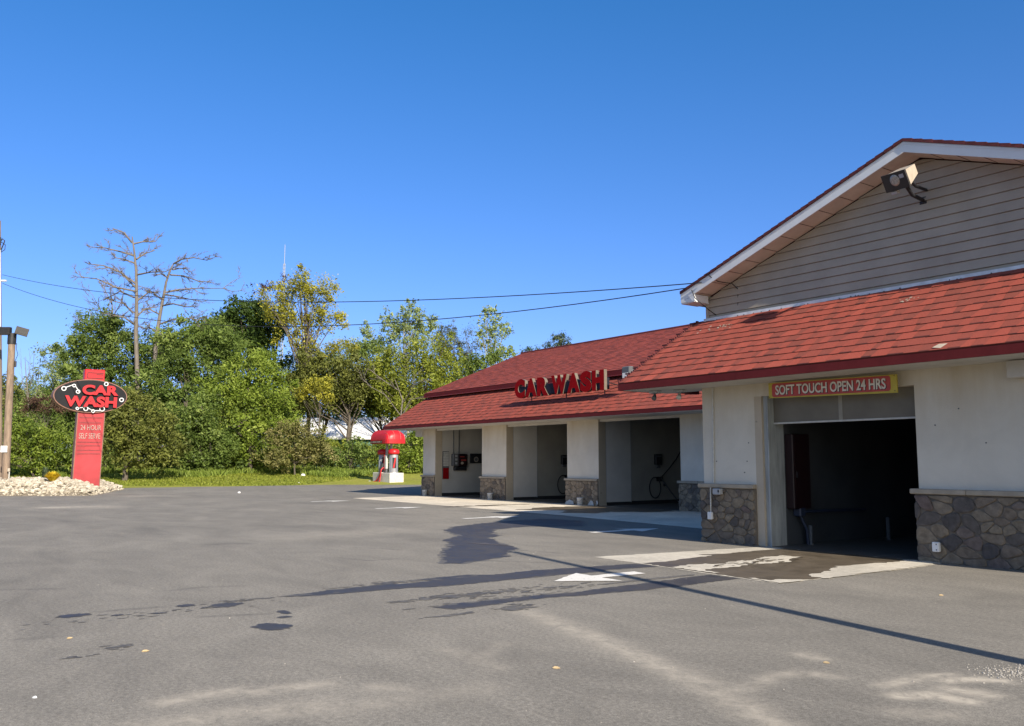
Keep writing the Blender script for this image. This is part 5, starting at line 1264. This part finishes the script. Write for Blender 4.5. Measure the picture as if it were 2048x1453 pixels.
tree('tree', 'tree', 'dark conifer crown showing above the far roof ridge', 110, (1125, 940), [(1128, 680, 20, 16), (1112, 685, 16, 18), (1092, 692, 10, 8), (1130, 715, 34, 26)], 'leaf_gg', 60, 0.15, 0.4, 0.4, 0.2)
tree('tree', 'tree', 'tiny dark treetops peeking over the left of the far roof ridge', 112, (1065, 940), [(1055, 703, 14, 6), (1075, 699, 8, 7), (1062, 730, 40, 26)], 'leaf_d', 60, 0.15, 0.4, 0.4, 0.16)
tree('shrub', 'shrub', 'bright green shrub behind the vacuum station', 79, (815, 948), [(818, 900, 34, 40), (785, 915, 36, 32), (845, 890, 24, 40), (830, 928, 50, 20)], 'leaf_b', 105, 0.12, 0.5, 0.5, 0.08)
tree('shrub', 'shrub', 'loose green shrub left of the vacuum station', 80, (700, 948), [(700, 905, 40, 22), (670, 920, 46, 24), (735, 922, 42, 22), (715, 886, 12, 12)], 'leaf_m', 85, 0.12, 0.5, 0.5, 0.08, forks=26)
tree('shrub', 'shrub', 'broad pale-leaved shrub in front of the white roof', 82, (650, 948), [(640, 892, 30, 20), (668, 897, 26, 18), (610, 890, 22, 18)], 'leaf_v', 70, 0.12, 0.5, 0.5, 0.08)
tree('tree', 'tree', 'shadowy tree trunked thicket above the white roof', 96, (770, 940), [(765, 795, 52, 38), (720, 815, 36, 18), (690, 812, 30, 16)], 'leaf_d', 60, forks=28)
tree('tree', 'tree', 'hazy pale tree in the gap right of the yellow oak', 108, (700, 940), [(700, 705, 36, 26), (725, 690, 22, 22), (665, 720, 30, 20)], 'leaf_p', 30, 0.15)
tree('shrub', 'shrub', 'green undergrowth behind the pylon post', 82, (190, 945), [(185, 880, 50, 50), (160, 920, 40, 26), (215, 915, 40, 26)], 'leaf_m', 90, 0.13)
tree('shrub', 'shrub', 'dark undergrowth at the foot of the spreading green tree', 84, (330, 945), [(340, 910, 60, 34), (300, 925, 50, 22), (450, 925, 60, 22)], 'leaf_d', 90, 0.13)

for k, (x, y, m_, lab) in enumerate(((40, 925, 'leaf_m', 'leafy undergrowth at the far left behind the wooden light pole'), (375, 925, 'leaf_m', 'leafy undergrowth below the dark vine-choked tree'), (480, 922, 'leaf_o', 'olive undergrowth below the bright spreading tree'), (545, 920, 'leaf_b', 'bright undergrowth left of the pinkish blossoming shrub'), (655, 915, 'leaf_m', 'green undergrowth right of the pinkish blossoming shrub'), (765, 915, 'leaf_v', 'yellow-green undergrowth close behind the vacuum canisters'))):
    tree('undergrowth', 'shrub', lab, 83+k*0.4, (x, 945), [(x-38, y, 40, 24), (x+2, y-8, 42, 30), (x+40, y, 40, 24)], m_, 85, 0.13, 0.5, 0.55, 0.07)

tree('tree', 'tree', 'broad mid green tree filling the gap right of the yellow oak trunk', 98, (640, 940), [(590, 745, 50, 40), (640, 735, 46, 36), (570, 800, 60, 40), (640, 800, 60, 36), (690, 770, 40, 40), (740, 720, 36, 34)], 'leaf_m', 65, r0=0.26)
tree('tree', 'tree', 'green tree low behind the pale tree left of the pylon sign', 96, (110, 940), [(80, 845, 60, 40), (130, 850, 60, 50), (30, 850, 60, 40), (170, 840, 50, 40)], 'leaf_m', 65, r0=0.2)
tree('tree', 'tree', 'olive tree filling in between the dark trunked thicket and the red roof', 95, (850, 940), [(840, 810, 50, 40), (890, 790, 40, 36), (780, 820, 40, 24), (740, 775, 40, 36)], 'leaf_o', 65, r0=0.2)
tree('tree', 'tree', 'mid green tree between the leaning dead trunk and the maple', 95, (420, 940), [(430, 660, 40, 34), (400, 680, 44, 36), (455, 715, 50, 50), (340, 690, 44, 40), (310, 720, 44, 44)], 'leaf_m', 60, r0=0.2)

# far wood closing the gaps low down
def far_wood():
    Q = []; T_ = []
    for x in range(-160, 1260, 22):
        if 590 < x < 850: y0, dd = 878, 122
        else: y0, dd = 838, 122
        q, tn, _ = crown(dd+random.uniform(-3, 6), [(x, y0+random.uniform(-12, 25), 26, random.uniform(50, 90))], 40, 0.24, 0.5, 1.0)
        Q.append(q); T_.append(tn)
    q = np.concatenate(Q); q[:, :, 2] = np.maximum(q[:, :, 2], 0.9)
    tag(quadmesh('distant_woods', q, np.concatenate(T_), 'leaf_d'), 'dim far woodland filling the gaps between the nearer trees', 'woodland', kind='stuff')
far_wood()

# bare dead trees
def bare(name, label, D, trunk, limbs, r0, mat, seed, twigs=3, group='dead bare trees'):
    r = random.Random(seed); pts = [at(*p, D) for p in trunk]
    b = pts[0]; gz_ = rise(b.x, b.y); t = thing(name, label, 'tree', (b.x, b.y, gz_), 0, group)
    mb = MB(); full = [V((b.x, b.y, gz_-0.2))]+pts
    n = len(full); mb.tube(full, [r0*(1-0.8*(k/(n-1))**1.3) for k in range(n)], 9); sub(mb, 'trunk', mat, t)
    mb = MB()
    def limb(P, ra, depth):
        m = len(P); mb.tube(P, [ra*(1-0.62*k/(m-1)) for k in range(m)], 5, False)
        if depth <= 0: return
        for k in range(1, m):
            for _ in range(2 if depth > 1 else 3):
                s = r.random(); st = P[k-1].lerp(P[k], s); d = (P[k]-P[k-1]); L = max(0.5, d.length)*r.uniform(0.45, 1.1)
                dirn = (d.normalized()+V((r.gauss(0, 0.38), r.gauss(0, 0.38), r.gauss(0.08, 0.36)))).normalized()
                a = st+dirn*L*0.5; e = a+(dirn+V((r.gauss(0, 0.3), r.gauss(0, 0.3), r.gauss(0, 0.3)))).normalized()*L*0.5
                limb([st, a, e], max(0.017, ra*0.40), depth-1)
    for L in limbs:
        dz = r.uniform(-1.4, 1.4); P = []
        for k, p in enumerate(L): P.append(at(p[0], p[1], D+dz*k))
        limb(P, r0*0.38, twigs)
    sub(mb, 'branches', mat, t)
def z1(L): return [(x/2.4219, y/2.4219+420) for x, y in L]
bare('dead_tree', 'tallest bare dead tree with a peeling pale trunk and level branches', 90, z1([(668, 900), (665, 800), (658, 600), (662, 450), (660, 300), (650, 200), (640, 130)]),
     [z1(q) for q in ([(640, 160), (600, 110), (545, 90)], [(645, 165), (690, 155), (750, 155)], [(655, 225), (590, 205), (510, 185), (455, 182)], [(660, 240), (700, 212), (750, 197)], [(655, 260), (600, 240), (555, 232)],
      [(660, 360), (580, 300), (500, 270), (425, 262)], [(665, 315), (730, 302), (800, 300)], [(655, 375), (600, 320), (540, 265)], [(655, 395), (560, 375), (470, 335), (385, 325)], [(650, 425), (580, 395), (500, 440)],
      [(645, 500), (600, 455), (540, 440)], [(665, 440), (720, 400), (760, 400)], [(662, 520), (700, 480), (760, 470)], [(655, 560), (600, 520), (540, 510)])], 0.28, 'deadwood', 3)
bare('dead_tree', 'leaning bare dead tree right of the tallest dead one', 91, z1([(750, 760), (752, 690), (760, 600), (775, 510), (790, 430), (805, 350), (830, 280), (845, 255)]),
     [z1(q) for q in ([(840, 262), (880, 240), (940, 232), (1005, 245)], [(835, 290), (870, 283), (920, 287)], [(825, 315), (890, 320), (960, 345), (1020, 350)], [(800, 400), (870, 385), (960, 380), (1100, 380)], [(795, 410), (860, 420), (950, 440)],
      [(785, 465), (840, 455), (900, 470), (960, 470)], [(770, 555), (830, 535), (920, 525), (1000, 540)], [(778, 510), (720, 480), (690, 490)], [(790, 440), (740, 400), (700, 390)], [(765, 580), (800, 640), (790, 700)], [(765, 590), (720, 570), (690, 580)], [(815, 330), (780, 310), (750, 320)])], 0.25, 'deadwood', 4)
bare('bare_tree', 'grey leafless twiggy tree behind the tallest dead tree', 97, [(222, 760), (222, 680), (225, 620), (220, 570)],
     [[(222, 660), (200, 620), (185, 590)], [(223, 640), (245, 600), (250, 560)], [(222, 690), (180, 650), (160, 640)], [(224, 610), (210, 580), (205, 560)], [(222, 650), (260, 620), (290, 600)], [(222, 700), (255, 660), (280, 650)]], 0.16, 'twig', 5, 3)
bare('bare_tree', 'spindly bare saplings low at the left between pole and sign', 95, [(55, 850), (57, 800), (52, 750), (50, 715)],
     [[(56, 800), (45, 760), (42, 725)], [(57, 790), (66, 750), (68, 715)], [(56, 820), (75, 780), (78, 740)], [(52, 770), (60, 740), (60, 712)]], 0.09, 'twig', 6, 1)
bare('bare_tree', 'tangle of bare pale vine stems in front of the vine-draped tree', 86, [(800, 935), (800, 850), (805, 800), (790, 760)],
     [[(800, 830), (770, 790), (735, 770)], [(803, 810), (830, 770), (850, 760)], [(800, 860), (760, 840), (740, 850)], [(795, 780), (765, 760), (740, 740)], [(800, 840), (820, 800), (860, 790)]], 0.13, 'twig', 8, 2)

# tall unmown grass along the tree foot
def tall_grass():
    n = 26000
    u = rng.uniform(-0.62, 0.02, n); D = rng.uniform(76.5, 83, n)+3*np.sin(u*40)
    p = np.outer(D, np.array(FWD))+np.outer(D*u, np.array(RGT)); z = np.array([rise(a, b) for a, b in p[:, :2]])
    h = rng.uniform(0.25, 0.62, n)*(0.55+0.45*np.sin(u*63+D*0.5)**2); lean = rng.normal(0, 0.16, (n, 2))
    wv = rng.normal(0, 1, (n, 2)); wv /= np.linalg.norm(wv, axis=1, keepdims=True); wv *= 0.05
    b = np.column_stack([p[:, :2], z]); w3 = np.column_stack([wv, np.zeros(n)]); t = b+np.column_stack([lean, h])
    q = np.stack([b-w3, b+w3, t+w3*0.3, t-w3*0.3], 1)
    tag(quadmesh('tall_grass', q, rng.normal(0.5, 0.22, n), 'leaf_g'), 'tall unmown grass strip at the foot of the trees', 'grass', kind='stuff')
    n = 26000
    u = rng.uniform(-0.6, 0.0, n); D = rng.uniform(62, 78, n); p = np.outer(D, np.array(FWD))+np.outer(D*u, np.array(RGT))
    e = [V((-59.2, 24.2, 0))]
    ok = ~((p[:, 0] > -59.8) | ((p[:, 1] > 24.5) & (p[:, 0] > -59.8-(p[:, 1]-24)*0.75)))
    p = p[ok]; D = D[ok]; n = len(p); z = np.array([rise(a, b) for a, b in p[:, :2]])
    h = rng.uniform(0.05, 0.13, n); wv = rng.normal(0, 1, (n, 2)); wv /= np.linalg.norm(wv, axis=1, keepdims=True); wv *= 0.05
    b = np.column_stack([p[:, :2], z]); w3 = np.column_stack([wv, np.zeros(n)]); t = b+np.column_stack([rng.normal(0, 0.06, (n, 2)), h])
    q = np.stack([b-w3, b+w3, t+w3*0.3, t-w3*0.3], 1)
    tag(quadmesh('lawn_grass', q, rng.normal(0.45, 0.25, n), 'leaf_v'), 'short mown lawn grass between the lot and the trees', 'grass', kind='stuff')
tall_grass()

def small_plant(name, label, cat, px, py, D, mat, n, spread, h, wdt, droop=0.0):
    b = at(px, py, D); b.z = mound(b.x, b.y)+0.05; t = thing(name, label, cat, (b.x, b.y, b.z))
    a = rng.uniform(0, 2*math.pi, n); r = rng.uniform(0.2, 1, n)**0.6*spread
    base = np.column_stack([np.cos(a)*r*0.25, np.sin(a)*r*0.25, np.zeros(n)]); hh = h*rng.uniform(0.45, 1.0, n)*(1-0.45*(r/spread)**2)
    tip = np.column_stack([np.cos(a)*r, np.sin(a)*r, hh-droop*r]); w3 = np.column_stack([-np.sin(a), np.cos(a), np.zeros(n)])*wdt
    mid = base*0.4+tip*0.6; mid[:, 2] += 0.12*h
    q1 = np.stack([base-w3*.6, base+w3*.6, mid+w3, mid-w3], 1); q2 = np.stack([mid-w3, mid+w3, tip+w3*.2, tip-w3*.2], 1)
    q = np.concatenate([q1, q2]); tn = np.tile(rng.normal(0.5, 0.22, n), 2)
    o = quadmesh('fronds', q, tn, mat); o.parent = t
small_plant('golden_shrub', 'low golden yellow shrub on the gravel left of the pylon sign', 'shrub', 104, 968, 44.6, 'leaf_gold', 600, 0.42, 0.55, 0.035)
small_plant('tuft_plant', 'wispy weeping grey-green plant on the gravel by the golden shrub', 'plant', 90, 962, 48.5, 'leaf_gg', 300, 0.26, 0.85, 0.022, 0.5)

# ------------------------------------------------------------------ background building and mast
a, b = at(560, 845, 112), at(860, 845, 112)
t = thing('metal_building', 'low white-roofed building half hidden behind the shrubs', 'building', ((a.x+b.x)/2, (a.y+b.y)/2, 0.9))
dx = (b-a); dx.z = 0; L = dx.length; dx.normalize(); nx = V((-dx.y, dx.x, 0)); nx = nx if nx.dot(FWD) > 0 else -nx
A = V((a.x, a.y, 0)); zt, ze = at(700, 836, 118).z, at(700, 876, 112).z
def bb(l, d, z): return A+dx*l+nx*d+V((0, 0, z))
mb = MB(); n = 26
for k in range(n):
    l0, l1 = L*k/n, L*(k+1)/n-0.03
    mb.prism([bb(l0, -0.5, ze), bb(l1, -0.5, ze), bb(l1, 7, zt), bb(l0, 7, zt)], (0, 0, 0.08)); mb.prism([bb(l1, -0.5, ze), bb(l1+0.05, -0.5, ze), bb(l1+0.05, 7, zt), bb(l1, 7, zt)], (0, 0, 0.14))
sub(mb, 'roof', 'roofwhite', t)
mb = MB(); mb.prism([bb(0.2, 0, 0.5), bb(L-0.2, 0, 0.5), bb(L-0.2, 0, ze-0.02), bb(0.2, 0, ze-0.02)], nx*9); sub(mb, 'wall', 'teal', t)
mb = MB(); mb.prism([bb(L*0.45, -0.05, ze-1.0), bb(L*0.75, -0.05, ze-1.0), bb(L*0.75, -0.05, ze-0.25), bb(L*0.45, -0.05, ze-0.25)], nx*0.04); sub(mb, 'wall_panel', 'teal', t)
mb = MB(); mb.prism([bb(0, -0.55, ze-0.22), bb(L, -0.55, ze-0.22), bb(L, -0.55, ze+0.02), bb(0, -0.55, ze+0.02)], nx*0.05); sub(mb, 'gutter', 'roofwhite', t)

m0, m1 = at(568, 560, 150), at(569, 490, 150)
t = thing('antenna_mast', 'thin white radio mast poking above the treetops', 'antenna', (m0.x, m0.y, 0.9))
mb = MB()
for k in range(3):
    a = k*2.1; c = V((math.cos(a), math.sin(a), 0))*0.28; mb.tube([V((m0.x, m0.y, 0.9))+c, V((m0.x, m0.y, at(568, 528, 150).z))+c*0.6], 0.045, 5)
z = 2.0
while z < at(568, 530, 150).z:
    for k in range(3):
        a, a2 = k*2.1, (k+1)*2.1; mb.tube([V((m0.x+math.cos(a)*0.25, m0.y+math.sin(a)*0.25, z)), V((m0.x+math.cos(a2)*0.25, m0.y+math.sin(a2)*0.25, z+0.6))], 0.025, 4)
    z += 0.6
sub(mb, 'lattice', 'grey', t)
mb = MB(); mb.tube([V((m0.x, m0.y, at(568, 530, 150).z)), V((m0.x, m0.y, m1.z))], 0.05, 6); sub(mb, 'whip', 'grey', t)

# ------------------------------------------------------------------ litter
def dry_leaf(x, y, s, rz, lab, mat='drytan'):
    mb = MB(); pts = [(-1, 0, 0.05), (-0.45, 0.42, 0.28), (0.25, 0.36, 0.30), (1, 0, 0.12), (0.2, -0.34, 0.05), (-0.5, -0.38, 0.06)]
    c = (0.0, 0.0, 0.10); P = [V(p)*s for p in pts]
    for k in range(6): mb.face([V(c)*s, P[k], P[(k+1) % 6]])
    mb.face([p-V((0, 0, 0.003)) for p in P][::-1])
    o = mb.build('dry_leaf', mat); o.location = (x, y, 0.004); o.rotation_euler = (0.15, 0, rz); tag(o, lab, 'leaf', 'dry leaves on the lot')
dry_leaf(-5.59, 4.46, 0.034, 0.6, 'curled tan leaf on the asphalt beside the long dust streak')
dry_leaf(-9.11, 1.6, 0.03, 2.0, 'orange-tan leaf near the left wet spot')
dry_leaf(-8.12, 2.02, 0.032, 1.4, 'thin tan leaf left of the bottom centre on the lot')
dry_leaf(-4.47, 6.33, 0.03, 0.2, 'tiny upright leaf right of centre on the open lot')
dry_leaf(-5.85, 10.61, 0.03, 1.1, 'small brown leaf on the asphalt before the right stone wall')
dry_leaf(-6.99, 1.03, 0.028, 0.4, 'white scrap lying at the lower left of the lot', 'litter')
for x, y, D, s, lab in ((606, 955, 75, 0.2, 'white plastic bag lying on the lawn left of the vacuum station'), (598, 967, 66, 0.10, 'small white scrap at the corner of the lawn'), (478, 993, 46.5, 0.08, 'white crumpled paper on the lot right of the gravel island')):
    q = at(x, y, D); q.z = max(0.0, rise(q.x, q.y)) if D > 62 else 0.0
    mb = MB(); r = random.Random(x)
    mb.lathe([(0.0, 0.0), (0.8*s, 0.0), (1.0*s, 0.35*s), (0.8*s, 0.8*s), (0.35*s, 1.0*s), (0.0, 1.05*s)], n=9)
    mb.v = [(a*r.uniform(0.75, 1.25), b*r.uniform(0.75, 1.25), c*r.uniform(0.8, 1.15)) for a, b, c in mb.v]
    o = mb.build('litter_bag' if s > 0.15 else 'litter_scrap', 'litter'); o.location = q; tag(o, lab, 'litter')
def pebbles():
    r = random.Random(9); mb = MB()
    def stone(x, y, s):
        k = 6; z = 0.0
        a = [V((x+math.cos(j*6.283/k)*s*r.uniform(0.7, 1.2), y+math.sin(j*6.283/k)*s*r.uniform(0.7, 1.2), z)) for j in range(k)]
        b = [V((x+(p.x-x)*0.6, y+(p.y-y)*0.6, s*r.uniform(0.5, 0.9))) for p in a]
        mb.tone = r.uniform(0.35, 0.9); mb.grid([a, b], True, False); mb.face(b)
    for i in range(150):
        x = r.uniform(-16, -2.5); y = r.uniform(0.6, 13.5)
        if -11.6 < x < -7.6 and y > 9.8: continue
        stone(x, y, r.uniform(0.003, 0.009))
    for i in range(420): stone(-3.40+r.gauss(0, 0.14), 7.22+r.gauss(0, 0.17), r.uniform(0.003, 0.010))
    tag(mb.build('loose_pebbles', 'pebble'), 'loose pale pebbles and crumbs scattered on the asphalt', 'pebbles', kind='stuff')
pebbles()
bpy.context.view_layer.update()
